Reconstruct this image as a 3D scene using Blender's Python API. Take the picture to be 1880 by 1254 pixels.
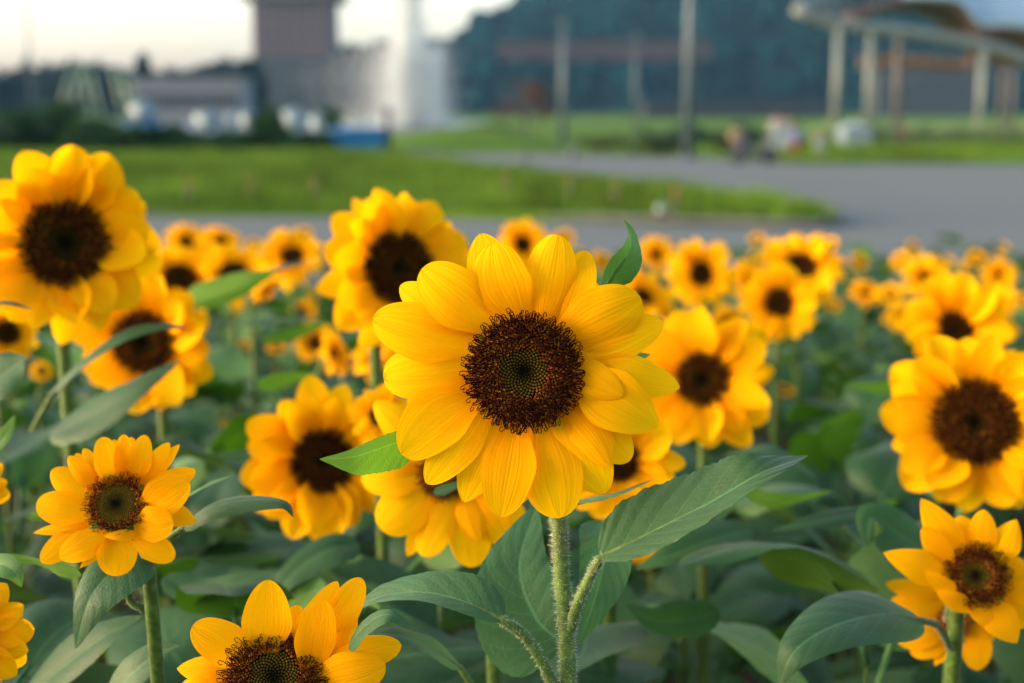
import bpy, math, random
from math import sin, cos, pi, radians, sqrt
from mathutils import Vector, Matrix, Quaternion, noise

for o in list(bpy.data.objects):
    bpy.data.objects.remove(o)
SC = bpy.context.scene
COL = SC.collection

# ------------------------------------------------------------------ camera
FPX = 50.0 / 36.0 * 1880
PITCH = radians(9.29)
CAM = Vector((0, 0, 1.25))
FW = Vector((0, cos(PITCH), -sin(PITCH)))
UP = Vector((0, sin(PITCH), cos(PITCH)))
RT = Vector((1, 0, 0))
cam = bpy.data.cameras.new('camera')
cam.lens = 50; cam.sensor_width = 36; cam.clip_start = 0.02; cam.clip_end = 4000
cam.dof.use_dof = True; cam.dof.focus_distance = 0.70; cam.dof.aperture_fstop = 5.9
co = bpy.data.objects.new('camera', cam); COL.objects.link(co)
co.location = CAM; co.rotation_euler = (pi / 2 - PITCH, 0, 0)
SC.camera = co
SC.render.engine = 'CYCLES'
SC.cycles.max_bounces = 8; SC.cycles.transparent_max_bounces = 16
SC.cycles.volume_bounces = 0

# ------------------------------------------------------------------ sky, sun, exposure
SUN_EL, SUN_AZ = radians(8), radians(266)      # compass azimuth, clockwise from +Y
world = bpy.data.worlds.new('World'); SC.world = world; world.use_nodes = True
wn = world.node_tree.nodes; wl = world.node_tree.links
sky = wn.new('ShaderNodeTexSky'); sky.sky_type = 'NISHITA'; sky.sun_disc = False
sky.sun_elevation = SUN_EL; sky.sun_rotation = SUN_AZ
sky.air_density = 0.8; sky.dust_density = 3.0; sky.ozone_density = 1.2
wn['Background'].inputs['Strength'].default_value = 0.15
tint = wn.new('ShaderNodeMix'); tint.data_type = 'RGBA'; tint.blend_type = 'MULTIPLY'; tint.inputs[0].default_value = 1.0
wl.new(sky.outputs[0], tint.inputs[6]); tint.inputs[7].default_value = (1.15, 0.93, 0.885, 1)      # warm tint over the whole sky, acting as a white balance
wl.new(tint.outputs[2], wn['Background'].inputs['Color'])
sun = bpy.data.lights.new('sun', 'SUN'); sun.energy = 1.2; sun.angle = radians(45); sun.color = (1, 0.90, 0.76)
so = bpy.data.objects.new('sun', sun); COL.objects.link(so)
sdir = Vector((sin(SUN_AZ) * cos(SUN_EL), cos(SUN_AZ) * cos(SUN_EL), sin(SUN_EL)))
so.rotation_euler = sdir.to_track_quat('Z', 'Y').to_euler()
SC.view_settings.view_transform = 'Standard'; SC.view_settings.look = 'None'
SC.view_settings.gamma = 1.0; SC.view_settings.use_curve_mapping = False
SC.view_settings.exposure = 2.5

# ------------------------------------------------------------------ helpers
def P(px, py, d):
    return CAM + RT * ((px - 940) / FPX * d) - UP * ((py - 627) / FPX * d) + FW * d
def G(px, py, z=0.0):
    r = FW + RT * ((px - 940) / FPX) - UP * ((py - 627) / FPX)
    return CAM + r * ((z - CAM.z) / r.z)
def proj(p):
    q = p - CAM; d = q.dot(FW)
    return 940 + q.dot(RT) / d * FPX, 627 - q.dot(UP) / d * FPX, d

WO = {}          # world origin of un-rotated parents
def tag(o, label=None, cat=None, group=None, kind=None):
    if label: o['label'] = label
    if cat: o['category'] = cat
    if group: o['group'] = group
    if kind: o['kind'] = kind
    return o
def thing(name, loc, label, cat, group=None):
    o = bpy.data.objects.new(name, None); COL.objects.link(o); o.location = loc
    o.empty_display_size = 0.05
    WO[o.name] = Vector(loc)
    return tag(o, label, cat, group)
def mesh(name, vs, fs, mat, uvs=None, cols=None, smooth=True):
    me = bpy.data.meshes.new(name)
    me.from_pydata([tuple(v) for v in vs], [], fs)
    if uvs:
        l = me.uv_layers.new(name='UVMap')
        flat = [0.0] * (2 * len(me.loops))
        for i, lp in enumerate(me.loops):
            a = uvs[lp.vertex_index]; flat[2 * i] = a[0]; flat[2 * i + 1] = a[1]
        l.data.foreach_set('uv', flat)
    if cols:
        ca = me.color_attributes.new('col', 'FLOAT_COLOR', 'POINT')
        ca.data.foreach_set('color', [c for v in cols for c in (v[0], v[1], v[2], 1.0)])
    if smooth: me.polygons.foreach_set('use_smooth', [True] * len(me.polygons))
    if mat is not None:
        for m in (mat if isinstance(mat, (list, tuple)) else [mat]): me.materials.append(m)
    return me
def link(name, me, parent=None, M=None, kind=None):
    o = bpy.data.objects.new(name, me); COL.objects.link(o)
    if parent is not None: o.parent = parent
    if M is not None: o.matrix_local = M
    if kind: o['kind'] = kind
    return o
def wobj(name, geo, mat, parent=None, kind=None, origin=None, smooth=True):
    """geo = (verts in WORLD coords, faces[, uvs[, cols]]); parent must be an unrotated object"""
    vs, fs = geo[0], geo[1]
    org = WO[parent.name] if parent is not None else Vector((0, 0, 0))
    loc = origin if origin is not None else org
    me = mesh(name, [v - loc for v in vs], fs, mat, geo[2] if len(geo) > 2 else None, geo[3] if len(geo) > 3 else None, smooth)
    o = link(name, me, parent, None, kind)
    o.location = loc - org
    WO[o.name] = Vector(loc)
    return o
def join(geos):
    V, F, U, C = [], [], [], []
    for g in geos:
        b = len(V); V += g[0]; F += [tuple(i + b for i in f) for f in g[1]]
        if len(g) > 2 and g[2]: U += g[2]
        if len(g) > 3 and g[3]: C += g[3]
    return (V, F, U if len(U) == len(V) else None, C if len(C) == len(V) else None)
def box(c, s, rz=0.0):
    c = Vector(c); V = []
    for x in (-.5, .5):
        for y in (-.5, .5):
            for z in (-.5, .5):
                v = Vector((x * s[0], y * s[1], z * s[2])); v.rotate(Matrix.Rotation(rz, 3, 'Z')); V.append(c + v)
    return (V, [(0, 1, 3, 2), (4, 6, 7, 5), (0, 4, 5, 1), (2, 3, 7, 6), (0, 2, 6, 4), (1, 5, 7, 3)])
def tube(pts, rad, n=8, cap=True, sq=1.0):
    pts = [Vector(p) for p in pts]; V, F, U = [], [], []
    if not isinstance(rad, (list, tuple)): rad = [rad] * len(pts)
    T = (pts[1] - pts[0]).normalized()
    A = T.cross(Vector((0.13, 1, 0.07)));
    if A.length < .1: A = T.cross(Vector((1, 0, 0)))
    A.normalize()
    for i, p in enumerate(pts):
        if i == 0: t = pts[1] - pts[0]
        elif i == len(pts) - 1: t = pts[-1] - pts[-2]
        else: t = pts[i + 1] - pts[i - 1]
        t.normalize(); A = (A - t * A.dot(t)).normalized(); B = t.cross(A)
        for k in range(n):
            a = 2 * pi * k / n
            V.append(p + A * (cos(a) * rad[i]) + B * (sin(a) * rad[i] * sq)); U.append((k / n, i / (len(pts) - 1)))
    for i in range(len(pts) - 1):
        for k in range(n):
            a = i * n + k; b = i * n + (k + 1) % n
            F.append((a, b, b + n, a + n))
    if cap:
        F.append(tuple(range(n - 1, -1, -1))); F.append(tuple(range(len(V) - n, len(V))))
    return (V, F, U)
def bez(pts, n):
    """smooth curve through control points (Catmull-Rom)"""
    p = [Vector(q) for q in pts]
    if len(p) == 2: return [p[0].lerp(p[1], i / n) for i in range(n + 1)]
    p = [p[0] * 2 - p[1]] + p + [p[-1] * 2 - p[-2]]
    m = len(p) - 3; out = []
    for i in range(n + 1):
        t = i / n * m; k = min(int(t), m - 1); t -= k
        a, b, c, d = p[k:k + 4]
        out.append(0.5 * ((2 * b) + (c - a) * t + (2 * a - 5 * b + 4 * c - d) * t * t + (3 * b - a - 3 * c + d) * t ** 3))
    return out

# ------------------------------------------------------------------ materials
def new_mat(name):
    m = bpy.data.materials.new(name); m.use_nodes = True
    nt = m.node_tree; nt.nodes.clear()
    return m, nt
class NB:
    def __init__(s, nt): s.nt = nt
    def n(s, t, **k):
        x = s.nt.nodes.new(t)
        ins = k.pop('i', {})
        for a, b in k.items(): setattr(x, a, b)
        for a, b in ins.items():
            if isinstance(b, bpy.types.NodeSocket): s.nt.links.new(b, x.inputs[a])
            else: x.inputs[a].default_value = b
        return x
    def math(s, op, a, b=0.0, c=0.0):
        return s.n('ShaderNodeMath', operation=op, i={0: a, 1: b, 2: c}).outputs[0]
    def mix(s, f, a, b, mode='MIX'):
        x = s.n('ShaderNodeMix', data_type='RGBA', blend_type=mode, i={0: f})
        for k, v in ((6, a), (7, b)):
            if isinstance(v, bpy.types.NodeSocket): s.nt.links.new(v, x.inputs[k])
            else: x.inputs[k].default_value = (*v, 1)
        return x.outputs[2]
    def ramp(s, f, stops):
        x = s.n('ShaderNodeValToRGB', i={0: f}); e = x.color_ramp.elements
        while len(e) < len(stops): e.new(0.5)
        for k, (p, c) in enumerate(stops):
            e[k].position = p; e[k].color = (*c, 1) if len(c) == 3 else c
        return x.outputs[0]
    def out(s, sh): s.n('ShaderNodeOutputMaterial', i={0: sh})
def simple(name, col, rough=0.6, var=0.15, scale=5.0, metal=0.0, bump=0.0, spec=0.4, coord='Object'):
    m, nt = new_mat(name); b = NB(nt)
    tc = b.n('ShaderNodeTexCoord').outputs[coord]
    nz = b.n('ShaderNodeTexNoise', i={'Vector': tc, 'Scale': scale, 'Detail': 4.0}).outputs[0]
    lo = tuple(c * (1 - var) for c in col); hi = tuple(min(1, c * (1 + var)) for c in col)
    c = b.ramp(nz, [(0.3, lo), (0.7, hi)])
    p = b.n('ShaderNodeBsdfPrincipled', i={'Base Color': c, 'Roughness': rough, 'Metallic': metal, 'Specular IOR Level': spec})
    if bump:
        bn = b.n('ShaderNodeBump', i={'Strength': bump, 'Distance': 0.01, 'Height': nz})
        nt.links.new(bn.outputs[0], p.inputs['Normal'])
    b.out(p.outputs[0]); return m

def petal_material(name='petal', warm=0.0):
    m, nt = new_mat(name); b = NB(nt)
    uv = b.n('ShaderNodeUVMap').outputs[0]
    sp = b.n('ShaderNodeSeparateXYZ', i={0: uv})
    rnd = b.n('ShaderNodeObjectInfo').outputs['Random']
    off = b.n('ShaderNodeCombineXYZ', i={0: rnd, 1: rnd, 2: rnd}).outputs[0]
    st = b.n('ShaderNodeVectorMath', operation='MULTIPLY_ADD', i={0: uv, 1: (26, 1.6, 1), 2: off})
    nt.nodes[-1].inputs[2]
    nz = b.n('ShaderNodeTexNoise', i={'Vector': st.outputs[0], 'Scale': 1.0, 'Detail': 3.0}).outputs[0]
    nz2 = b.n('ShaderNodeTexNoise', i={'Vector': b.n('ShaderNodeVectorMath', operation='MULTIPLY_ADD', i={0: uv, 1: (3, 2.5, 1), 2: off}).outputs[0], 'Scale': 1.3, 'Detail': 2.0}).outputs[0]
    base = b.ramp(sp.outputs[1], [(0.0, (0.72, 0.18, 0.0)), (0.30, (0.90, 0.38, 0.0)), (0.62, (0.95, 0.52, 0.001)), (1.0, (0.96, 0.60, 0.003))])
    tint = b.mix(rnd, (0.92, 0.46, 0.0), (0.97, 0.62, 0.002))
    c = b.mix(0.35, base, tint)
    c = b.mix(b.math('MULTIPLY', b.ramp(nz, [(0.38, (0, 0, 0)), (0.66, (1, 1, 1))]), 0.36), c, (0.80, 0.31, 0.0))
    c = b.mix(b.math('MULTIPLY', nz2, 0.25), c, (0.98, 0.56, 0.004))
    c = b.mix(warm, c, (0.88, 0.30, 0.001))
    hgt = b.math('SINE', b.math('MULTIPLY', sp.outputs[0], 84.0))
    hg = b.math('MULTIPLY_ADD', nz, 1.4, b.math('MULTIPLY', hgt, 0.08))
    bp = b.n('ShaderNodeBump', i={'Strength': 0.4, 'Distance': 0.0006, 'Height': hg}).outputs[0]
    p = b.n('ShaderNodeBsdfPrincipled', i={'Base Color': c, 'Roughness': 0.65, 'Specular IOR Level': 0.03, 'Normal': bp})
    t = b.n('ShaderNodeBsdfTranslucent', i={'Color': b.mix(0.35, c, (1.0, 0.60, 0.0)), 'Normal': bp})
    b.out(b.n('ShaderNodeMixShader', i={0: 0.42, 1: p.outputs[0], 2: t.outputs[0]}).outputs[0])
    return m
def leaf_material(name, top, under, trans, hair=0.05):
    m, nt = new_mat(name); b = NB(nt)
    uv = b.n('ShaderNodeUVMap').outputs[0]
    sp = b.n('ShaderNodeSeparateXYZ', i={0: uv})
    a = b.math('ABSOLUTE', b.math('MULTIPLY_ADD', sp.outputs[0], 2.0, -1.0))
    q = b.math('MULTIPLY_ADD', a, -0.24, sp.outputs[1])
    fr = b.math('FRACT', b.math('MULTIPLY', q, 8.5))
    dist = b.math('ABSOLUTE', b.math('SUBTRACT', fr, 0.5))         # 0.5 at the vein
    lat = b.math('GREATER_THAN', dist, b.math('MULTIPLY_ADD', a, 0.03, 0.455))
    mid = b.math('LESS_THAN', a, b.math('MULTIPLY_ADD', sp.outputs[1], 0.035, 0.018))
    vein = b.math('MAXIMUM', b.math('MULTIPLY', lat, 0.42), mid)
    tc = b.n('ShaderNodeTexCoord').outputs['Object']
    geo = b.n('ShaderNodeNewGeometry')
    rnd = b.n('ShaderNodeObjectInfo').outputs['Random']
    n1 = b.n('ShaderNodeTexNoise', i={'Vector': tc, 'Scale': 22.0, 'Detail': 5.0, 'Roughness': 0.65}).outputs[0]
    n2 = b.n('ShaderNodeTexNoise', i={'Vector': tc, 'Scale': 900.0, 'Detail': 2.0}).outputs[0]
    vor = b.n('ShaderNodeTexVoronoi', feature='DISTANCE_TO_EDGE', i={'Vector': b.n('ShaderNodeVectorMath', operation='MULTIPLY', i={0: uv, 1: (16, 30, 1)}).outputs[0], 'Scale': 1.0}).outputs[0]
    net = b.math('LESS_THAN', vor, 0.05)
    dark = tuple(c * 0.62 for c in top); lite = tuple(min(1, c * 1.35) for c in top)
    c = b.ramp(n1, [(0.28, dark), (0.72, lite)])
    c = b.mix(b.math('MULTIPLY', rnd, 0.45), c, (top[0] * 1.5, top[1] * 1.1, top[2] * 0.55))
    dk = b.math('MULTIPLY', b.math('FRACT', b.math('MULTIPLY', rnd, 7.31)), 0.5)
    c = b.mix(dk, c, tuple(x * .45 for x in top))
    c = b.mix(b.math('MULTIPLY', net, 0.12), c, under)
    und = b.mix(b.math('MULTIPLY', n1, 0.5), under, tuple(c * 0.75 for c in under))
    c = b.mix(geo.outputs['Backfacing'], c, und)
    c = b.mix(b.math('MULTIPLY', vein, 0.55), c, tuple(min(1, c * 1.9 + 0.03) for c in top))
    spots = b.n('ShaderNodeTexNoise', i={'Vector': tc, 'Scale': 60.0, 'Detail': 1.0}).outputs[0]
    c = b.mix(b.math('MULTIPLY', b.math('GREATER_THAN', spots, 0.755), 0.6), c, (0.10, 0.07, 0.04))
    h = b.math('ADD', b.math('MULTIPLY', n2, 0.35), b.math('ADD', b.math('MULTIPLY', vein, -0.9), b.math('MULTIPLY', vor, 1.2)))
    bp = b.n('ShaderNodeBump', i={'Strength': 0.4, 'Distance': 0.0008, 'Height': h}).outputs[0]
    p = b.n('ShaderNodeBsdfPrincipled', i={'Base Color': c, 'Roughness': 0.5, 'Specular IOR Level': 0.27, 'Normal': bp,
        'Sheen Weight': hair, 'Sheen Roughness': 0.45, 'Sheen Tint': (0.75, 0.95, 0.9, 1)})
    t = b.n('ShaderNodeBsdfTranslucent', i={'Color': b.mix(b.math('MULTIPLY', vein, 0.5), trans, tuple(min(1, c * 1.6) for c in trans)), 'Normal': bp})
    b.out(b.n('ShaderNodeMixShader', i={0: 0.30, 1: p.outputs[0], 2: t.outputs[0]}).outputs[0])
    return m
def stem_material():
    m, nt = new_mat('stem'); b = NB(nt)
    tc = b.n('ShaderNodeTexCoord').outputs['Object']
    n1 = b.n('ShaderNodeTexNoise', i={'Vector': tc, 'Scale': 260.0, 'Detail': 3.0}).outputs[0]
    n2 = b.n('ShaderNodeTexNoise', i={'Vector': tc, 'Scale': 34.0, 'Detail': 3.0}).outputs[0]
    c = b.ramp(n1, [(0.3, (0.030, 0.070, 0.006)), (0.55, (0.060, 0.125, 0.012)), (0.8, (0.12, 0.20, 0.04))])
    c = b.mix(b.math('MULTIPLY', b.ramp(n2, [(0.5, (0, 0, 0)), (0.72, (1, 1, 1))]), 0.55), c, (0.09, 0.055, 0.03))
    bp = b.n('ShaderNodeBump', i={'Strength': 0.5, 'Distance': 0.0008, 'Height': n1}).outputs[0]
    p = b.n('ShaderNodeBsdfPrincipled', i={'Base Color': c, 'Roughness': 0.55, 'Normal': bp, 'Sheen Weight': 0.15, 'Specular IOR Level': 0.25})
    b.out(p.outputs[0]); return m
def vcol_material(name, rough=0.6, trans=0.0, spec=0.35):
    m, nt = new_mat(name); b = NB(nt)
    c = b.n('ShaderNodeVertexColor', layer_name='col').outputs[0]
    p = b.n('ShaderNodeBsdfPrincipled', i={'Base Color': c, 'Roughness': rough, 'Specular IOR Level': spec})
    sh = p.outputs[0]
    if trans:
        sh = b.n('ShaderNodeMixShader', i={0: trans, 1: sh, 2: b.n('ShaderNodeBsdfTranslucent', i={'Color': c}).outputs[0]}).outputs[0]
    b.out(sh); return m
MP = petal_material()
MPW = petal_material('warm_petal', 0.38)
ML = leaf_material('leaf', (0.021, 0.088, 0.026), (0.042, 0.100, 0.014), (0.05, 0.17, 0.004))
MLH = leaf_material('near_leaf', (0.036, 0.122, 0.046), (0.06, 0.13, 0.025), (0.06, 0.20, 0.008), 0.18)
MLY = leaf_material('bright_leaf', (0.085, 0.20, 0.055), (0.13, 0.26, 0.05), (0.20, 0.50, 0.02))  # brighter green puts backlit glow into some leaves; buds and bracts share it
MS = stem_material()
MHAIR = simple('stem_hair', (0.55, 0.62, 0.42), 0.5, 0.1)
MF = vcol_material('floret', 0.8, spec=.05)
MD = simple('disc_base', (0.020, 0.009, 0.003), 0.9, 0.4, 60, spec=0.0)

# ------------------------------------------------------------------ petals
def petal_geo(B, T, N, W, bow=0.0, curl=0.0, cup=0.0, pw=3.2, sharp=0.6, base=0.4, nv=14, nu=8, seed=0, ridge=0.006, wave=0.03, notch=0.0, asym=0.0, side=0.0):
    r = random.Random(seed)
    B = Vector(B); T = Vector(T); D = T - B; L = D.length; D.normalize()
    N = (N - D * N.dot(D)).normalized(); S = D.cross(N)
    ph = r.uniform(0, 6.28); ph2 = r.uniform(0, 6.28); tw = r.uniform(-.25, .25)
    V, F, U = [], [], []
    for i in range(nv + 1):
        v = 1 - (1 - i / nv) ** 1.35
        e = min(1, v / 0.52); e = e * e * (3 - 2 * e)
        f = (base + (1 - base) * e) * max(0.0, 1 - v ** pw) ** sharp
        if i == nv: f = 0.05 if sharp > .45 else 0.0
        w = W * .58 * f
        c = B + D * (L * v) + N * (bow * sin(pi * v) + curl * v * v * v) + S * (side * sin(pi * v))
        for j in range(nu + 1):
            u = -1 + 2 * j / nu
            uu = u + asym * (1 - u * u)
            h = cup * w * u * u + wave * w * u * u * sin(v * 7 + ph + (2 if u > 0 else 0)) + tw * w * u * v
            h += ridge * W * (cos(u * pi * 3.5 + ph2) * (0.4 + 0.6 * v)) * (1 - abs(u) * .4)
            dl = -notch * L * max(0, v - .82) / .18 * max(0, 1 - abs(u) * 2.2)
            # rounded tip fans
            V.append(c + S * (w * uu) + N * h + D * dl); U.append((j / nu, v))
    for i in range(nv):
        for j in range(nu):
            a = i * (nu + 1) + j
            F.append((a, a + 1, a + nu + 2, a + nu + 1))
    return (V, F, U)

# unit petals: along +Y, facing +Z, length 1, width 1 (scaled on the object)
X0, Y0, Z0 = Vector((1, 0, 0)), Vector((0, 1, 0)), Vector((0, 0, 1))
UPET = []
rr = random.Random(11)
for k in range(8):
    g = petal_geo((0, 0, 0), (0, 1, 0), Z0, 1.0, bow=rr.uniform(.02, .10), curl=rr.uniform(-.16, .08), cup=rr.uniform(-.15, .35),
                  pw=rr.uniform(2.6, 4.0), sharp=rr.uniform(.5, .72), seed=k, nv=12, nu=8, wave=.05, notch=(0.04 if k % 3 == 0 else 0), base=.5)
    UPET.append(mesh('petal', g[0], g[1], MP, g[2]))

# ------------------------------------------------------------------ discs
GA = pi * (3 - sqrt(5))
def floret_geo(R, N=900, split=0.46, stig=True, seed=0, dome=0.10, lod=1, hrs=1.0):
    """disc of florets in local coords, facing +Z, radius R"""
    r = random.Random(seed); V, F, C = [], [], []
    def h(q): return R * (dome * (1 - q ** 2.4) + 0.055 * sin(pi * min(1, q)) * 1.2 - 0.10 * math.exp(-(q / .16) ** 2))
    sp = R / sqrt(N) * 1.75
    for i in range(N):
        q = sqrt((i + .5) / N); a = i * GA
        rad = R * q
        p = Vector((rad * cos(a), rad * sin(a), h(q)))
        out = Vector((cos(a), sin(a), 0)); tan = Vector((-sin(a), cos(a), 0))
        if q < split + r.uniform(-.03, .03):
            s = sp * (0.42 + .10 * q)
            k = q / split
            g = r.uniform(.8, 1.25)
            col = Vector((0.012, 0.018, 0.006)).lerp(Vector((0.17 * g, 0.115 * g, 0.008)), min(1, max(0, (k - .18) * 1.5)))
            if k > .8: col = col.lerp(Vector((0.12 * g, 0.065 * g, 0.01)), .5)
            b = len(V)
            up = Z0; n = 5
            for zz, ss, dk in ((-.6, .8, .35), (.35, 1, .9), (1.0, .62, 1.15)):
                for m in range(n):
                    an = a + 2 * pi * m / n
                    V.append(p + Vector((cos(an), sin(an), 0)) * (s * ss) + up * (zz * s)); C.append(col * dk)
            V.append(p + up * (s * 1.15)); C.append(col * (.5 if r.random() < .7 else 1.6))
            for t in range(2):
                for m in range(n):
                    x = b + t * n + m; y = b + t * n + (m + 1) % n
                    F.append((x, y, y + n, x + n))
            for m in range(n): F.append((b + 2 * n + m, b + 2 * n + (m + 1) % n, b + 3 * n))
        else:
            k = (q - split) / (1 - split)
            hh = R * (0.10 + .05 * k) * r.uniform(.7, 1.15)
            lean = out * (0.15 + .75 * k) + tan * r.uniform(-.25, .25)
            g = r.uniform(.6, 1.4)
            col = Vector((0.26 * g, 0.075 * g, 0.008)) if r.random() < .75 else Vector((0.42 * g, 0.17 * g, 0.012))
            top = p + (Z0 + lean * .5) * hh
            # corolla tube : 5-lobed flared cup
            b = len(V); n = 5; s = sp * .40
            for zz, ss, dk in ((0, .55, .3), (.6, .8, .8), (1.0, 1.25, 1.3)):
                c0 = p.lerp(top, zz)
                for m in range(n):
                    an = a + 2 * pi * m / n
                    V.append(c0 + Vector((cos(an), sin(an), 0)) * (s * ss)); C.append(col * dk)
            for t in range(2):
                for m in range(n):
                    x = b + t * n + m; y = b + t * n + (m + 1) % n
                    F.append((x, y, y + n, x + n))
            F.append(tuple(b + 2 * n + m for m in range(n)))
            if stig and (lod < 2 or i % 3 == 0):
                ll = R * r.uniform(.10, .21) * hrs
                dr = (Z0 * (1.0 - .5 * k) + lean * .9 + tan * r.uniform(-.3, .3)).normalized()
                pts = [top - dr * hh * .2, top + dr * ll * .6]
                sd = (tan * r.choice((-1, 1)) + out * r.uniform(-.4, .5)).normalized()
                if lod == 0:
                    cr = ll * .22; c0 = pts[-1]
                    for e in (1.1, 2.3, 3.6, 4.6):
                        pts.append(c0 + sd * (cr * (1 - cos(e))) + dr * (cr * sin(e) * 1.2) + dr * cr * .6)
                else: pts.append(top + dr * ll + sd * ll * .3)
                rw = R * (.0098 if lod == 0 else .014 if lod == 1 else .03)
                tg = tube(pts, [rw] * (len(pts) - 1) + [rw * .8], n=4 if lod == 0 else 3)
                b = len(V); V += tg[0]; F += [tuple(x + b for x in f) for f in tg[1]]
                dc = Vector((0.022, 0.003, 0.002)) * r.uniform(.5, 1.6)
                C += [dc] * len(tg[0])
    return (V, F, None, C)
def dim(g, k): return (g[0], g[1], None, [c * k for c in g[3]])
def dome_geo(R, dome=.10, n=28, m=7, back=.30, bw=.55):
    V, F = [], []
    for i in range(m + 1):
        q = i / m
        for k in range(n):
            a = 2 * pi * k / n; V.append(Vector((R * q * cos(a), R * q * sin(a), R * (dome * (1 - q ** 2.4) - .02 - 0.13 * math.exp(-(q / .2) ** 2)))))
    for i in range(m):
        for k in range(n):
            a = i * n + k; b = i * n + (k + 1) % n; F.append((a, a + n, b + n, b))
    return (V, F)
def calyx_geo(R, seed=0, nb=16):
    """green receptacle behind the disc, with pointed bracts; local, facing +Z"""
    r = random.Random(seed); V, F = [], []
    prof = [(1.0, -.03), (1.02, -.10), (.85, -.26), (.5, -.42), (.2, -.55), (.13, -.75)]
    n = 24
    for rad, z in prof:
        for k in range(n):
            a = 2 * pi * k / n; V.append(Vector((R * rad * cos(a), R * rad * sin(a), R * z)))
    for i in range(len(prof) - 1):
        for k in range(n):
            a = i * n + k; b = i * n + (k + 1) % n; F.append((a, b, b + n, a + n))
    U = [(.3, .3)] * len(V)
    geos = [(V, F, U)]
    for k in range(nb):
        a = 2 * pi * k / nb + r.uniform(-.1, .1); o = Vector((cos(a), sin(a), 0))
        B = o * R * .80 + Z0 * (-.28 * R); T = o * R * r.uniform(1.35, 1.7) + Z0 * (R * r.uniform(-.45, -.1))
        geos.append(petal_geo(B, T, (Z0 + o * .3), R * .5, bow=-.05 * R, cup=.2, pw=1.5, sharp=1.0, base=.8, nv=6, nu=4, seed=seed * 50 + k, ridge=0.0))
    return join(geos)
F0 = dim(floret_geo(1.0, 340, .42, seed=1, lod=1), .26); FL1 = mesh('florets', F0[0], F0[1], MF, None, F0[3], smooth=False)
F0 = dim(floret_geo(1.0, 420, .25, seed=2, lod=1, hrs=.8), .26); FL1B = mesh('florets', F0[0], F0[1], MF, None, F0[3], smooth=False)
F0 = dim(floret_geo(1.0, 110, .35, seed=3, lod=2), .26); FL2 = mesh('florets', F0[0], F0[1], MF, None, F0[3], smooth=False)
D0 = dome_geo(1.0); DM = mesh('disc', D0[0], D0[1], MD)
C0 = calyx_geo(1.0, 5); CM = mesh('flower_head', C0[0], C0[1], MLY, C0[2])

def frame(N, roll=0.0):
    N = N.normalized(); X = Z0.cross(N)
    if X.length < .05: X = Vector((1, 0, 0))
    X.normalize(); Y = N.cross(X)
    M = Matrix((X, Y, N)).transposed()
    return (M @ Matrix.Rotation(roll, 3, 'Z')).to_4x4()
def facing(C, yaw=0, tilt=0):
    """direction from C to the camera, turned yaw degrees to the right and tilt degrees upwards"""
    N = (CAM - C).normalized()
    N = Matrix.Rotation(radians(yaw), 3, 'Z') @ N
    ax = N.cross(Z0).normalized()
    return Matrix.Rotation(radians(tilt), 3, ax) @ N

def generic_head(plant, C, N, R, k=.42, seed=0, lod=1, npet=(15, 14), cone=12, wid=.44, sharpvar=None, lr=1.0):
    """R bloom radius, k disc radius ratio; C world centre; returns head object"""
    r = random.Random(seed * 7 + 3)
    Rd = R * k
    M = Matrix.Translation(C - WO[plant.name]) @ frame(N, r.uniform(0, 6)) @ Matrix.Scale(Rd, 4)
    h = link('flower_head', CM, plant, M)
    link('disc', DM, h, Matrix.Identity(4))
    link('florets', (FL1 if seed % 2 else FL1B) if lod == 1 else FL2, h, Matrix.Identity(4), kind='stuff')
    L0 = (1 / k - .78)
    if lod <= 1:
        lay = 0
        for n in npet:
            a0 = r.uniform(0, 6)
            for i in range(n):
                a = a0 + 2 * pi * (i + r.uniform(-.28, .28)) / n
                L = L0 * r.uniform(.82, 1.08) * (1 if lay else .94) * lr; W = wid / k * r.uniform(.78, 1.1)
                el = radians(cone + (-14 if lay else 6) + r.uniform(-11, 11))
                M = (Matrix.Rotation(a - pi / 2, 4, 'Z') @ Matrix.Translation((0, .80, -.06 - .09 * lay + r.uniform(-.02, .02)))
                     @ Matrix.Rotation(el, 4, 'X') @ Matrix.Rotation(r.uniform(-.35, .35), 4, 'Y') @ Matrix.Diagonal((W, L, L, 1)))
                link('petal', r.choice(UPET), h, M)
            lay += 1
    else:
        me = r.choice(FARP)
        link('petals', me, h, Matrix.Scale(1, 4), kind='stuff')
    return h
FARP = []
for s in range(4):
    r = random.Random(900 + s); gs = []
    n = 22 - s
    for i in range(n):
        a = 2 * pi * (i + r.uniform(-.3, .3)) / n; o = Vector((cos(a), sin(a), 0))
        lift = r.uniform(-.25, .5)
        gs.append(petal_geo(o * .8 + Z0 * r.uniform(-.12, -.02), o * r.uniform(2.1, 2.55) + Z0 * lift, Z0, r.uniform(.75, 1.05), bow=.1, cup=r.uniform(-.1, .3), nv=5, nu=3, seed=s * 40 + i, ridge=0))
    g = join(gs); FARP.append(mesh('petals', g[0], g[1], MP, g[2]))

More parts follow.
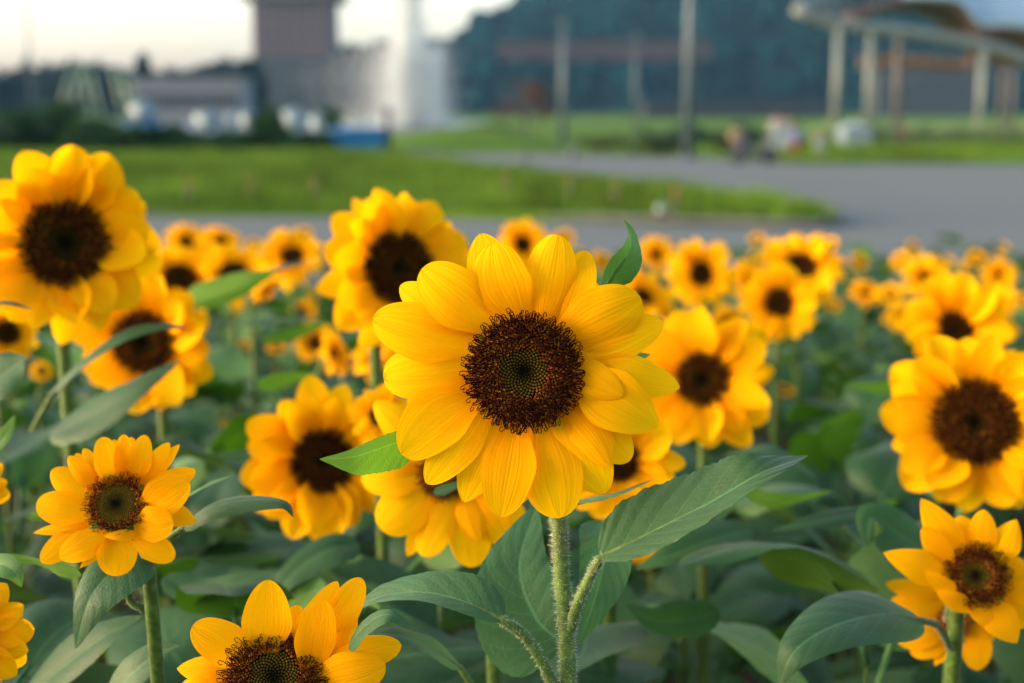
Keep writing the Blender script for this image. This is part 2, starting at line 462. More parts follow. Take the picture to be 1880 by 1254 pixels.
def traced_head(plant, C, Rd, petals, tr, d, disc_N=None, lod=0, nf=900, split=.46, seed=0, cal=True, hrs=1.0, showdisc=True, nudge=1.0, pm_=None):
    """petals: (bx,by,tx,ty,w,layer[,opts]) in a zoomed picture; tr=(scale,offx,offy); d = depth"""
    sc, ox, oy = tr
    N = (CAM - C).normalized()
    Nd = disc_N if disc_N is not None else N
    plo = WO[plant.name]
    pm = d / FPX      # metres per source pixel
    g = calyx_geo(Rd * .95, seed, 18)
    F3 = frame(Nd).to_3x3()
    h = wobj('flower_head', ([C - Nd * (Rd * .1) + F3 @ v for v in g[0]], g[1], g[2]), MLY, plant, origin=C)
    if showdisc:
        g = dome_geo(Rd * .99)
        wobj('disc', ([C + F3 @ v for v in g[0]], g[1]), MD, h, origin=C)
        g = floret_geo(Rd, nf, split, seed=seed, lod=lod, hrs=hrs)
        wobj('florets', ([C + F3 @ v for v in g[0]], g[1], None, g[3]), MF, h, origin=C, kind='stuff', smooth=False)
    r = random.Random(seed + 77)
    for n, pt in enumerate(petals):
        bx, by, tx, ty, w, lay = pt[:6]; o = dict(pt[6]) if len(pt) > 6 else {}
        tz = o.pop('tz', 0.0); bz = o.pop('bz', 0.0)
        B = P(bx / sc + ox, by / sc + oy, d); T = P(tx / sc + ox, ty / sc + oy, d)
        # pull the base under the disc
        D = (T - B); B = B - D.normalized() * (Rd * .16)
        L = (T - B).length
        z = (lay * .0036) * nudge
        # base sits on the disc plane (tilted disc)
        rel = B - C; bzp = -Nd.dot(rel) / max(.3, Nd.dot(N)) - N.dot(rel) * 0
        B = B + N * (bzp * 0.9 - .004 + z * .35 + bz); T = T + N * (z + tz + bzp * .5 - .001)
        a = dict(bow=L * r.uniform(.06, .13), curl=-L * r.uniform(.0, .07), cup=r.uniform(-.26, .16), pw=r.uniform(2.7, 3.6),
                 sharp=r.uniform(.50, .62), seed=seed * 100 + n, nv=26, nu=14, ridge=.0065, wave=.06, base=.42, asym=r.uniform(-.06, .06))
        a.update(o)
        wobj('petal', petal_geo(B, T, N, w / sc * pm * 1.04, **a), pm_ or MP, h, origin=C)
    return h

# ------------------------------------------------------------------ leaves
def leaf_shape(v): return max(0.0, sin(pi * min(1, max(0, v)) ** .62)) ** .82 * (1.03 - .16 * v)
def leaf_geo(ctrl, n0, n1=None, wl=.04, wr=.04, fold=.25, droop=.25, wave=.05, teeth=.035, nt=15, nv=40, nu=12, seed=0, puck=.045, petiole=None, pr=.0022):
    r = random.Random(seed); n1 = n1 or n0
    pts = bez(ctrl, nv); V, F, U = [], [], []
    L = sum((pts[i + 1] - pts[i]).length for i in range(nv))
    ph = r.uniform(0, 6.28)
    for i in range(nv + 1):
        v = i / nv
        t = (pts[min(nv, i + 1)] - pts[max(0, i - 1)]).normalized()
        N = n0.lerp(n1, v); N = (N - t * N.dot(t)).normalized(); S = t.cross(N)
        f = leaf_shape(v)
        if i == 0: f = .03
        for j in range(nu + 1):
            u = -1 + 2 * j / nu; a = abs(u)
            W = (wr if u > 0 else wl)
            w = W * f
            if a > .99: w *= 1 + teeth * ((v * nt) % 1.0 - .3) * (1 if .06 < v < .95 else 0)
            q = v - .24 * a
            pk = puck * W * (abs(sin(pi * 8.5 * q)) ** .7) * a * (1 - a * .45) * min(1, f * 1.5)
            hgt = w * a * sin(fold) - droop * w * a * a + wave * W * a * a * sin(v * 11 + ph + (1.7 if u > 0 else 0)) * min(1, f * 1.6) + pk
            V.append(pts[i] + S * (u * w * cos(fold) * (1 - .15 * abs(droop) * a)) + N * hgt + t * (-.05 * W * a * 0)); U.append((j / nu, v))
    for i in range(nv):
        for j in range(nu):
            a = i * (nu + 1) + j; F.append((a, a + 1, a + nu + 2, a + nu + 1))
    return (V, F, U)
def hairs_geo(pts, rad, n, ln=.0016, seed=0, rw=.00007):
    r = random.Random(seed); V, F = [], []
    m = len(pts) - 1
    for _ in range(n):
        x = r.uniform(0, m - .001); k = int(x); p = pts[k].lerp(pts[k + 1], x - k)
        t = (pts[k + 1] - pts[k]).normalized(); A = t.cross(Vector((.1, 1, .05))).normalized(); B = t.cross(A)
        a = r.uniform(0, 2 * pi); o = A * cos(a) + B * sin(a); R_ = rad[min(k, len(rad) - 1)] if isinstance(rad, list) else rad
        q = p + o * R_ * .95; e = q + (o + t * r.uniform(-.5, .3) + (A * r.uniform(-.3, .3))).normalized() * ln * r.uniform(.5, 1.4)
        s = o.cross(t).normalized()
        b = len(V); V += [q + s * rw, q - s * rw, q + t * rw * 1.5, e]; F += [(b, b + 1, b + 3), (b + 1, b + 2, b + 3), (b + 2, b, b + 3)]
    return (V, F)
def vec(n):      # right, up, towards camera -> world
    return (RT * n[0] + UP * n[1] - FW * n[2]).normalized()
def hero_leaf(plant, ctrl, n0, n1=None, w=(100, 100), mat=None, pet=None, pr=.0022, hairs=0, label=None, **k):
    """ctrl: (px,py,depth) points along the midrib, w: half widths in px at the first depth; pet: petiole control points"""
    d = ctrl[0][2]
    c = [P(*q) for q in ctrl]
    g = leaf_geo(c, vec(n0), vec(n1) if n1 else None, wl=w[0] * d / FPX, wr=w[1] * d / FPX, **k)
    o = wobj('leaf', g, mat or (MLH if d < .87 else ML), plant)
    if label: o['label'] = label
    if pet:
        mr = bez(c, 40); nn = -vec(n0) * pr * .55
        pp = bez([P(*q) for q in pet] + [c[0] + nn * .6], 12) + ([mr[i] + nn * (1 - i / 22) for i in (1, 2, 4, 6, 9, 13, 18)] if n0[2] > 0 else [])
        rad = [pr * (1.15 - .2 * i / 12) for i in range(13)] + ([pr * k_ for k_ in (.88, .80, .68, .55, .42, .28, .12)] if n0[2] > 0 else [])
        pe = wobj('petiole', tube(pp, rad, 8), MS, o)
        if hairs:
            wobj('petiole_hairs', hairs_geo(pp[:14], rad[:14], hairs, seed=hairs), MHAIR, o, kind='stuff')
    return o
# unit leaves for ordinary plants: along +Y, up +Z, length 1
ULEAF = []; UBRIGHT = []; rr = random.Random(5)
for k in range(9):
    dr = rr.uniform(.05, .55)
    pet = rr.uniform(.28, .42)
    c = [Vector((0, 0, 0)), Vector((rr.uniform(-.03, .03), .33, .06)), Vector((rr.uniform(-.07, .07), .68, -.06 * dr - .02)), Vector((rr.uniform(-.12, .12), .97, -.42 * dr - .05))]
    wd = rr.uniform(.32, .42)
    g = leaf_geo(c, Z0, (Z0 + Y0 * dr * .6).normalized(), wl=wd, wr=wd * rr.uniform(.9, 1.08), fold=rr.uniform(.1, .45), droop=rr.uniform(.1, .5), wave=.09, nv=20, nu=8, seed=k, teeth=.03, puck=.05)
    pt = bez([Vector((0, -pet, -pet * .75)), Vector((0, -pet * .55, -pet * .28)), Vector((0, 0, 0)), Vector((0, .12, .02))], 6)
    tg = tube(pt, [.024, .021, .019, .018, .017, .015, .006], 5)
    g = join([g, (tg[0], tg[1], [(.5, .5)] * len(tg[0]))])
    m = mesh('leaf', g[0], g[1], ML, g[2]); ULEAF.append((m, pet))
    if k in (1, 4, 7): m = mesh('leaf', g[0], g[1], MLY, g[2]); UBRIGHT.append((m, pet))
# bud
def bud_geo():
    V, F = [], []
    prof = [(.12, -.9), (.5, -.55), (.95, -.15), (1.0, .15), (.75, .5), (.3, .75), (.02, .8)]; n = 14
    for rad, z in prof:
        for k in range(n): V.append(Vector((rad * cos(2 * pi * k / n), rad * sin(2 * pi * k / n), z)))
    for i in range(len(prof) - 1):
        for k in range(n): F.append((i * n + k, i * n + (k + 1) % n, (i + 1) * n + (k + 1) % n, (i + 1) * n + k))
    gs = [(V, F, [(.3, .3)] * len(V))]
    for k in range(14):
        a = 2 * pi * k / 14; o = Vector((cos(a), sin(a), 0))
        gs.append(petal_geo(o * .9 + Z0 * -.3, o * (.75 + .5 * (k % 2)) + Z0 * (1.15 - .3 * (k % 3)), o, .6, bow=.25, cup=.1, pw=1.5, sharp=1, base=.9, nv=5, nu=3, seed=k, ridge=0))
    return join(gs)
g = bud_geo(); BUD = mesh('bud', g[0], g[1], MLY, g[2])

HEADS = []       # (px,py,rad_px,depth) kept clear of filler leaves
def stem(plant, top, N, Rd, base, r0=.0062, r1=.0042, via=None, hairs=0, bend=.05):
    neck = top - N * (Rd * .62)
    hook = neck - N * .02 + Vector((0, 0, -.022))
    pts = [neck + N * .008, neck, hook] + (via or [hook + Vector((-N.x * .008, -N.y * .008, -bend))]) + [Vector(base).lerp(hook, .45) + Vector((.006, .01, 0)), Vector(base)]
    c = bez(pts, 30)
    rad = [r1 + (r0 - r1) * i / 30 for i in range(31)]
    o = wobj('stem', tube(c, rad, 10), MS, plant)
    if hairs: wobj('stem_hairs', hairs_geo(c[:24], rad[:24], hairs, seed=hairs), MHAIR, o, kind='stuff')
    return c
def add_leaves(plant, curve, zlo, zhi, n, seed, size=(.10, .17), mats=None, check=True, azr=None, up=(10, 45)):
    r = random.Random(seed); a = r.uniform(0, 6.28)
    org = WO[plant.name]
    for i in range(n):
        z = zlo + (zhi - zlo) * (i + r.uniform(0, .6)) / n
        p = min(curve, key=lambda q: abs(q.z - z))
        p = Vector((p.x, p.y, z))
        s = r.uniform(*size) * (1.0 - .35 * max(0, (i / n - .6)))
        me, pet = r.choice(UBRIGHT if r.random() < .13 else ULEAF)
        for tr in range(5):
            a += 2.4 + r.uniform(-.35, .35)
            el = radians(r.uniform(*up)) * (1 if tr < 4 else -.3)
            rot = Matrix.Rotation(a, 4, 'Z') @ Matrix.Rotation(el, 4, 'X') @ Matrix.Rotation(r.uniform(-.5, .5), 4, 'Y')
            M = Matrix.Translation(p) @ rot @ Matrix.Scale(s, 4) @ Matrix.Translation((0, pet, pet * .75))
            ok = True
            if check:
                for yy in (0.0, .3, .65, .95):
                    x_, y_, d_ = proj(M @ Vector((0, yy, -.1 * yy)))
                    if d_ < .45: ok = False; break
                    for (hx, hy, hr, hd) in HEADS:
                        if d_ < hd + .02 and (x_ - hx) ** 2 + (y_ - hy) ** 2 < (hr * 1.02 + 25 * s / .14 / d_) ** 2: ok = False; break
                    if not ok: break
                    if y_ < canopy(d_) - 12: ok = False; break
            if ok: break
        if not ok: continue
        link('leaf', me, plant, Matrix.Translation(-org) @ M)
def canopy(d):
    T = [(.5, 1160), (.7, 1120), (.9, 1000), (1.1, 900), (1.3, 800), (1.6, 720), (2.0, 650), (2.6, 580), (3.4, 520), (4.5, 475), (6.5, 446), (9, 440)]
    if d <= T[0][0]: return T[0][1]
    for (a, b), (c, e) in zip(T, T[1:]):
        if d <= c: return b + (e - b) * (d - a) / (c - a)
    return 440
# ================================================================== SETTING
def sheet(name, pts, z, mat, kind='structure', res=None):
    """flat polygon on the ground at height z"""
    vs = [Vector((p[0], p[1], z)) for p in pts]
    o = wobj(name, (vs, [tuple(range(len(vs)))]), mat, None, kind=kind, smooth=False); return o
def ground_material(name, stops, s1, s2, rough=.95, bump=.4, bd=.02, spec=.08):
    m, nt = new_mat(name); b = NB(nt)
    tc = b.n('ShaderNodeTexCoord').outputs['Object']
    n1 = b.n('ShaderNodeTexNoise', i={'Vector': tc, 'Scale': s1, 'Detail': 6.0, 'Roughness': .6}).outputs[0]
    n2 = b.n('ShaderNodeTexNoise', i={'Vector': tc, 'Scale': s2, 'Detail': 4.0}).outputs[0]
    c = b.ramp(b.math('MULTIPLY_ADD', n1, .6, b.math('MULTIPLY', n2, .4)), stops)
    bp = b.n('ShaderNodeBump', i={'Strength': bump, 'Distance': bd, 'Height': n2}).outputs[0]
    b.out(b.n('ShaderNodeBsdfPrincipled', i={'Base Color': c, 'Roughness': rough, 'Normal': bp, 'Specular IOR Level': spec}).outputs[0]); return m
MSOIL = ground_material('soil', [(.3, (.018, .012, .008)), (.7, (.07, .045, .03))], 6, 60)
MGRASS = ground_material('grass', [(.25, (.032, .095, .005)), (.5, (.064, .138, .008)), (.75, (.11, .17, .014))], .22, 3.0)
MASPH = ground_material('asphalt', [(.3, (.105, .128, .120)), (.7, (.14, .165, .155))], .15, 40, rough=.97, bump=.2, bd=.004)
MPATH = ground_material('path', [(.3, (.12, .13, .12)), (.7, (.17, .17, .155))], .3, 30)
MWATER = simple('river_water', (.02, .04, .05), .35, .2, .3, spec=.6)

# base terrain (grass) to the horizon
wobj('ground', ([Vector((x, y, -.012)) for x, y in ((-1500, -200), (1500, -200), (1500, 2500), (-1500, 2500))], [(0, 1, 2, 3)]), MGRASS, None, kind='structure', smooth=False)
# soil bed of the field with small clods
V, F = [], []
nx, ny = 90, 90
for i in range(ny + 1):
    for j in range(nx + 1):
        x = -7 + 14 * j / nx; y = -2.5 + 9.9 * i / ny
        V.append(Vector((x, y, .02 + .03 * noise.noise(Vector((x * 3, y * 3, 0))) + .02 * noise.noise(Vector((x * 11, y * 11, 3))))))
for i in range(ny):
    for j in range(nx):
        a = i * (nx + 1) + j; F.append((a, a + 1, a + nx + 2, a + nx + 1))
wobj('soil', (V, F), MSOIL, None, kind='structure')
# road
sheet('road', [(-60, 7.6), (60, 7.6), G(1990, 303), G(1500, 302), G(1262, 290), G(1000, 283), G(860, 281), G(700, 284), G(200, 300), (-60, 24)], 0.0, MASPH)
# grass island inside the road, raised on a kerb
isl = [G(-350, 398), G(200, 396), G(700, 398), G(1100, 408), G(1440, 418), G(1540, 414), G(1500, 396), G(1400, 376), G(1200, 349), G(1000, 327), G(850, 307), G(700, 287), G(560, 281), G(200, 280), G(-500, 280)]
def prism(pts, z0, z1):
    n = len(pts); V = [Vector((p[0], p[1], z0)) for p in pts] + [Vector((p[0], p[1], z1)) for p in pts]
    return (V, [tuple(range(n, 2 * n))] + [(i, (i + 1) % n, n + (i + 1) % n, n + i) for i in range(n)])
wobj('lawn', prism(isl, -.01, .10), MGRASS, None, kind='structure', smooth=False)
cen = sum((Vector(p[:2]) for p in isl), Vector((0, 0))) / len(isl)
kerb_pts = [Vector((p[0], p[1], .055)) for p in isl[:14]]
wobj('kerb', tube([Vector((p.x, p.y, .05)) for p in bez(kerb_pts, 60)], .04, 4), simple('kerb_stone', (.10, .105, .095), .8), None, kind='structure', smooth=False)
# grass blades on the lawn
def blades(n, area, h, seed, mats):
    r = random.Random(seed); V, F, C = [], [], []
    for _ in range(n):
        x, y, z = area(r); a = r.uniform(0, pi); hh = h * r.uniform(.5, 1.4); w = .012 * hh / .1
        g = r.uniform(.6, 1.5) * (1 + .55 * noise.noise(Vector((x * .45, y * .22, 1)))+ .4 * noise.noise(Vector((x * 1.6, y * .7, 5)))); g = max(.25, g); c = (.062 * g * r.uniform(.8, 1.6), .145 * g, .012 * g)
        b = len(V)
        hh *= 1 + 1.0 * max(0, noise.noise(Vector((x * .8, y * .4, 9)))); V += [Vector((x - w * cos(a), y - w * sin(a), z)), Vector((x + w * cos(a), y + w * sin(a), z)), Vector((x + r.uniform(-.5, .5) * hh, y + r.uniform(-.5, .5) * hh, z + hh))]
        F.append((b, b + 1, b + 2)); C += [c] * 3
    return (V, F, None, C)
MBL = vcol_material('grass_blades', .8, .3, .1)
def in_poly(x, y, poly):
    c = False; n = len(poly)
    for i in range(n):
        x1, y1 = poly[i][0], poly[i][1]; x2, y2 = poly[i - 1][0], poly[i - 1][1]
        if (y1 > y) != (y2 > y) and x < (x2 - x1) * (y - y1) / (y2 - y1) + x1: c = not c
    return c
def isl_area(r):
    while True:
        x, y = r.uniform(-16, 8), r.uniform(15, 40)
        if in_poly(x, y, isl): return x, y, .10
wobj('grass', blades(70000, isl_area, .11, 3, None), MBL, None, kind='stuff', smooth=False)
# far lawn strip on the right and grassy bank
sheet('verge', [G(1240, 289), G(1500, 301), G(1990, 302), G(2400, 300), (95, 75), (10, 75), G(1000, 262), G(960, 276), G(1000, 281)], .004, MGRASS)
def area2(r):
    return r.uniform(6, 40), r.uniform(33.5, 60), .0
wobj('grass', blades(30000, area2, .18, 4, None), MBL, None, kind='stuff', smooth=False)
# mound behind the road
V, F = [], []
c0 = G(850, 272); n = 30
for i in range(n + 1):
    for j in range(n + 1):
        x = -3.2 + 6.4 * j / n; y = -4 + 12 * i / n
        q = max(0, 1 - (x / 3.2) ** 2) * max(0, 1 - ((y - 2) / 6) ** 2)
        V.append(Vector((c0.x + x, c0.y + 1 + y, -.02 + .62 * q ** .8 + .05 * q * noise.noise(Vector((x, y, 0)) * 2))))
for i in range(n):
    for j in range(n):
        a = i * (n + 1) + j; F.append((a, a + 1, a + n + 2, a + n + 1))
wobj('grassy_mound', (V, F), MGRASS, None, kind='structure')
sheet('path', [G(720, 288), G(800, 288), G(880, 240), G(850, 238), G(790, 255)], .008, MPATH)
sheet('river', [(-160, 58), (-12, 58), (-5, 80), (-2, 150), (-160, 190)], -.006, MWATER)

# hill with woodland
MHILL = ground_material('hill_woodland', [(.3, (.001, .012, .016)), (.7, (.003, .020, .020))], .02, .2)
def hill_h(px):
    prof = [(-900, 40), (-40, 30), (60, 46), (105, 40), (150, 50), (250, 44), (350, 34), (430, 62), (620, 96), (760, 104), (850, 118), (900, 168), (960, 182), (1050, 215), (1200, 262), (1450, 330), (1800, 360), (2300, 330), (3200, 200), (4200, 60)]
    for (a, b), (c, e) in zip(prof, prof[1:]):
        if a <= px <= c: return b + (e - b) * (px - a) / (c - a)
    return 20
V, F, T_ = [], [], []
nx, ny = 150, 30
for i in range(ny + 1):
    d = 330 + 260 * i / ny
    for j in range(nx + 1):
        px = -900 + 5100 * j / nx
        hh = hill_h(px) / FPX * 480 * min(1, (i / (ny * .6))) ** .8
        x = (px - 940) / FPX * 480 * (1 + .0 * d)
        p = Vector((x, d, hh + 2.5 * noise.noise(Vector((x * .05, d * .05, 0))) - .5)); V.append(p)
for i in range(ny):
    for j in range(nx):
        a = i * (nx + 1) + j; F.append((a, a + 1, a + nx + 2, a + nx + 1))
HV = V
wobj('hill', (V, F), MHILL, None, kind='structure')
# woodland canopy on the hill: one mass of crowns
r = random.Random(21); V, F, C = [], [], []
def blob(c, R, seed, n=7, m=5, sq=1.0):
    q = random.Random(seed); VV, FF = [], []
    for i in range(m + 1):
        th = pi * i / m
        for k in range(n):
            a = 2 * pi * k / n; rr_ = R * (1 + q.uniform(-.28, .28))
            VV.append(c + Vector((rr_ * sin(th) * cos(a), rr_ * sin(th) * sin(a), rr_ * cos(th) * sq)))
    for i in range(m):
        for k in range(n): FF.append((i * n + k, (i + 1) * n + k, (i + 1) * n + (k + 1) % n, i * n + (k + 1) % n))
    return VV, FF
for s in range(4200):
    p = r.choice(HV[:31 * 151 * 2 // 3 + 100])
    if p.z < .5: continue
    R_ = r.uniform(2.2, 4.2); vv, ff = blob(p + Vector((r.uniform(-5, 5), r.uniform(-4, 4), 1.5)), R_, s, sq=.9)
    b = len(V); V += vv; F += [tuple(x + b for x in f) for f in ff]
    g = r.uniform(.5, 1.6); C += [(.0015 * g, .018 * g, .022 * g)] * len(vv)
wobj('woodland', (V, F, None, C), vcol_material('woodland_leaves', 1.0, spec=0.0), None, kind='stuff', smooth=False)

# ---- trees
MBARK = simple('bark', (.06, .045, .035), .9, .3, 8)
MCR = vcol_material('tree_leaves', .8, .2, .1)
def crown_geo(c, rx, rz, n, ls, col, seed, cone=False):
    r = random.Random(seed); V, F, C = [], [], []
    cl = [(Vector((r.gauss(0, .45), r.gauss(0, .45), r.uniform(-.75, .85))), r.uniform(.28, .5)) for _ in range(16)]
    for _ in range(n):
        q, s = r.choice(cl); p = q + Vector((r.gauss(0, 1), r.gauss(0, 1), r.gauss(0, 1))) * (s * .55)
        if p.length > 1.25: continue
        sh = (1 - .75 * (p.z + 1) / 2) if cone else 1
        P_ = c + Vector((p.x * rx * sh, p.y * rx * sh, p.z * rz))
        a, b_ = Vector((r.gauss(0, 1), r.gauss(0, 1), r.gauss(0, 1))).normalized(), Vector((r.gauss(0, 1), r.gauss(0, 1), r.gauss(0, 1))).normalized()
        g = r.uniform(.6, 1.5); cc = (col[0] * g, col[1] * g, col[2] * g)
        b = len(V); V += [P_ - a * ls, P_ + b_ * ls, P_ + a * ls]; F.append((b, b + 1, b + 2)); C += [cc] * 3
    return (V, F, None, C)
def tree(name, px, base, top, wpx, label, cat, group=None, col=(.03, .055, .03), seed=0, n=900, cone=False, d=None, lo=.25, ls=None):
    B = G(px, base) if d is None else Vector(((px - 940) / FPX * d, d, 0))
    dd = proj(B)[2]; H = (base - top) / FPX * dd if d is None else CAM.z + (200 - top) / FPX * dd
    rx = wpx / 2 / FPX * dd
    t = thing(name, B, label, cat, group)
    r = random.Random(seed)
    cz = H * (lo + (1 - lo) / 2); rz = H * (1 - lo) / 2
    trunk = tube(bez([B, B + Vector((r.uniform(-.03, .03) * H, 0, H * .45)), B + Vector((0, 0, H * .8))], 8), [H * .03 * (1 - i / 10) + .01 for i in range(9)], 7)
    limbs = [trunk]
    for k in range(5):
        a = k * 1.3 + seed; z0 = H * (lo + .1 * k / 2)
        limbs.append(tube(bez([B + Z0 * z0, B + Vector((cos(a) * rx * .5, sin(a) * rx * .5, z0 + H * .14)), B + Vector((cos(a) * rx * .8, sin(a) * rx * .8, z0 + H * .22))], 4), [H * .012, H * .01, H * .008, H * .006, H * .003], 5))
    wobj('trunk', join(limbs), MBARK, t)
    wobj('crown', crown_geo(B + Z0 * cz, rx * 1.1, rz, n, ls or H * .045, col, seed, cone), MCR, t, smooth=False)
    return t
tl = [(-30, 145, 90), (28, 128, 60), (66, 118, 36), (112, 128, 60), (150, 122, 60), (192, 122, 60), (232, 133, 50), (275, 108, 44), (312, 130, 50), (352, 144, 60), (395, 126, 50), (428, 114, 50), (462, 116, 44)]
tlab = ['farthest left broad dark tree on the skyline, cut by the frame', 'second rounded dark tree of the skyline from the left edge', 'narrow pointed dark tree beside the thin floodlight mast on the skyline', 'dark tree rising just left of the green climbing frame legs', 'dark rounded tree directly behind the green A shaped frame', 'dark tree just right of the green A shaped frame', 'low dark tree left of the pointed conifer on the skyline', 'tall pointed conifer that peaks above the left treeline', 'dark tree on the right flank of the pointed conifer', 'lowest dark tree of the skyline, above the pale long building', 'dark tree above the right half of the pale long building', 'tall dark tree second left from the tower', 'dark tree touching the left side of the tower base']
for k, (px, top, w) in enumerate(tl):
    tree('skyline_tree', px, 0, top, w * 1.35, tlab[k], 'tree', 'dark trees on the left skyline', (.014, .032, .046), k + 1, 2800, k in (2, 7), d=170 + (k * 37) % 40, lo=.10, ls=.55)  # distance haze is put into the blue-grey crown colour
tree('bare_tree', 965, 247, 148, 105, 'reddish brown sparse tree between the fountain and the thin poles', 'tree', None, (.075, .045, .03), 40, 900)
# shrubs along the left bank
sh = [(-20, 285, 205, 110, 'dark green shrub at the left frame edge behind the big left sunflower'), (60, 284, 195, 80, 'tall dark green shrub left of the tallest bank shrub'), (112, 284, 188, 70, 'tallest dark green shrub on the bank under the green frame'),
      (175, 286, 222, 80, 'low dark green shrub under the green frame'), (240, 286, 232, 80, 'dark green shrub in front of the blue boat'), (310, 286, 236, 80, 'low dark shrub just right of the blue boat'),
      (385, 285, 252, 90, 'low dark green shrub in front of the left white boats'), (455, 284, 244, 70, 'dark green shrub at the right end of the left white boats'), (492, 284, 205, 50, 'upright dark shrub in the gap between the white boats'),
      (540, 285, 254, 70, 'low dark green shrub in front of the right white boats'), (592, 285, 262, 40, 'small dark shrub left of the blue skip'), (610, 240, 196, 36, 'thin dark shrub rising behind the left end of the blue skip')]
for k, (px, ba, to, w, lb) in enumerate(sh):
    tree('bank_shrub', px, ba, to, w * 1.2, lb, 'shrub', 'dark shrubs along the river bank', (.018, .058, .014), 60 + k, 1600, lo=.02, ls=.085)
for k, (px, ba, to, w, lb) in enumerate([(905, 262, 232, 110, 'dark green shrub on the mound right of the fountain'), (820, 262, 236, 70, 'low green shrub at the foot of the fountain jet'), (1110, 276, 250, 120, 'low olive shrub between the two thin poles'), (1205, 284, 256, 90, 'olive shrub at the foot of the tall grey pole'), (1340, 280, 246, 60, 'olive brown shrub left of the parked scooter')]):
    tree('low_shrub', px, ba, to, w, lb, 'shrub', 'low shrubs behind the road', (.030, .050, .012), 80 + k, 1100, lo=.02, ls=.06)
# pale hedge on the right with green in front
def hedge(px0, px1, base, top, col, seed, n, name, label, dpth=1.5):
    A, B = G(px0, base), G(px1, base); H = (base - top) / FPX * proj(A)[2]; r = random.Random(seed)
    V, F, C = [], [], []
    for _ in range(n):
        p = A.lerp(B, r.random()) + Vector((0, r.uniform(0, dpth), 0)); p.z = r.random() ** .8 * H * (.80 + .55 * noise.noise(Vector((p.x * 1.1, 0, seed))) + .25 * noise.noise(Vector((p.x * 3.5, 0, seed))))
        a, b_ = Vector((r.gauss(0, 1), r.gauss(0, 1), r.gauss(0, 1))).normalized(), Vector((r.gauss(0, 1), r.gauss(0, 1), r.gauss(0, 1))).normalized()
        ls = .09; g = r.uniform(.6, 1.4); b = len(V); V += [p - a * ls, p + b_ * ls, p + a * ls]; F.append((b, b + 1, b + 2)); C += [tuple(c * g for c in col)] * 3
    t = thing(name, A, label, 'hedge'); wobj('foliage', (V, F, None, C), MCR, t, smooth=False)
    wobj('stems', join([tube([A.lerp(B, (i + .5) / 14) + Vector((0, dpth / 2, 0)), A.lerp(B, (i + .5) / 14) + Vector((.05, dpth / 2, H * .8))], .02, 5) for i in range(14)]), MBARK, t, kind='stuff')
hedge(1500, 1960, 266, 224, (.20, .29, .13), 5, 6500, 'pale_hedge', 'pale yellow green hedge under the canopy columns')
hedge(1180, 1420, 270, 228, (.05, .11, .055), 6, 3500, 'low_hedge', 'grey green hedge between the tall pole and the people')

hedge(-120, 596, 283, 236, (.012, .042, .012), 7, 15000, 'bank_hedge', 'dark green ragged hedge along the left bank behind the shrubs')
# ---- poles
MGAL = simple('galvanised_steel', (.065, .105, .115), .5, .1, 3, metal=.2)
def pole(px, base, r0, top, label, arm=None, d=None):
    B = G(px, base) if d is None else Vector(((px - 940) / FPX * d, d, 0))
    H = CAM.z + (200 - top) / FPX * proj(B)[2]
    t = thing('lamp_pole', B, label, 'pole')
    wobj('pole', tube([B, B + Z0 * H * .5, B + Z0 * H], [r0, r0 * .8, r0 * .6], 12), MGAL, t)
    wobj('base_plate', box(B + Z0 * .03, (r0 * 4, r0 * 4, .06)), MGAL, t)
    wobj('lamp_head', box(B + Vector((0, -.2, H + .05)), (r0 * 2.2, r0 * 6, .12)), MGAL, t)
pole(1262, 291, .135, -140, 'thick grey pole standing at the far edge of the road, tallest in view')
pole(1033, 262, .14, 48, 'pale grey pole between the brown tree and the tall grey pole')
pole(1165, 258, .08, 72, 'thin faint pole just left of the tall grey pole')
pole(70, 0, .14, -60, 'thin pale floodlight mast at the left against the sky', d=140)

# ---- green A shaped frames
MGF = simple('green_frame_paint', (.11, .20, .12), .5, .1, 2)
def aframe(x0, xt, x1, base, top, d, label):
    B = Vector(((xt - 940) / FPX * d, d, 0)); t = thing('climbing_frame', B, label, 'frame')
    z1 = CAM.z + (200 - top) / FPX * d
    xx = lambda p: (p - 940) / FPX * d
    for s in (x0, x1):
        for dy in (0, 2.2): wobj('leg', tube([Vector((xx(s), d + dy, 0)), Vector((xx(xt) + (.25 if s == x1 else -.25), d + dy, z1))], .13, 8), MGF, t)
    wobj('top_bar', tube([Vector((xx(xt), d - .3, z1)), Vector((xx(xt), d + 2.5, z1))], .16, 8), MGF, t)
    wobj('cross_bar', tube([Vector((xx(x0) * .6 + xx(xt) * .4, d, z1 * .4)), Vector((xx(x1) * .6 + xx(xt) * .4, d, z1 * .4))], .06, 6), MGF, t)
aframe(108, 155, 182, 205, 122, 90, 'larger pale green A shaped frame, left of the two')
aframe(238, 225, 262, 205, 132, 110, 'smaller pale green frame just left of the pale long building')

# ---- buildings
def windows(parent, x0, x1, y, z0, z1, nc, nr, mat, wf=.55, hf=.5):
    gw, gh = (x1 - x0) / nc, (z1 - z0) / nr
    me = None
    for a in range(nc):
        for b in range(nr):
            c = Vector((x0 + gw * (a + .5), y - .06, z0 + gh * (b + .5)))
            if me is None:
                g = box((0, 0, 0), (gw * wf, .16, gh * hf)); me = mesh('window', g[0], g[1], mat, smooth=False)
            link('window', me, parent, Matrix.Translation(c - WO[parent.name]))
MGLS = simple('dark_glass', (.04, .05, .06), .15, .2, 2, spec=.6)
def xz(px, py, d): return (px - 940) / FPX * d, CAM.z + (200 - py) / FPX * d
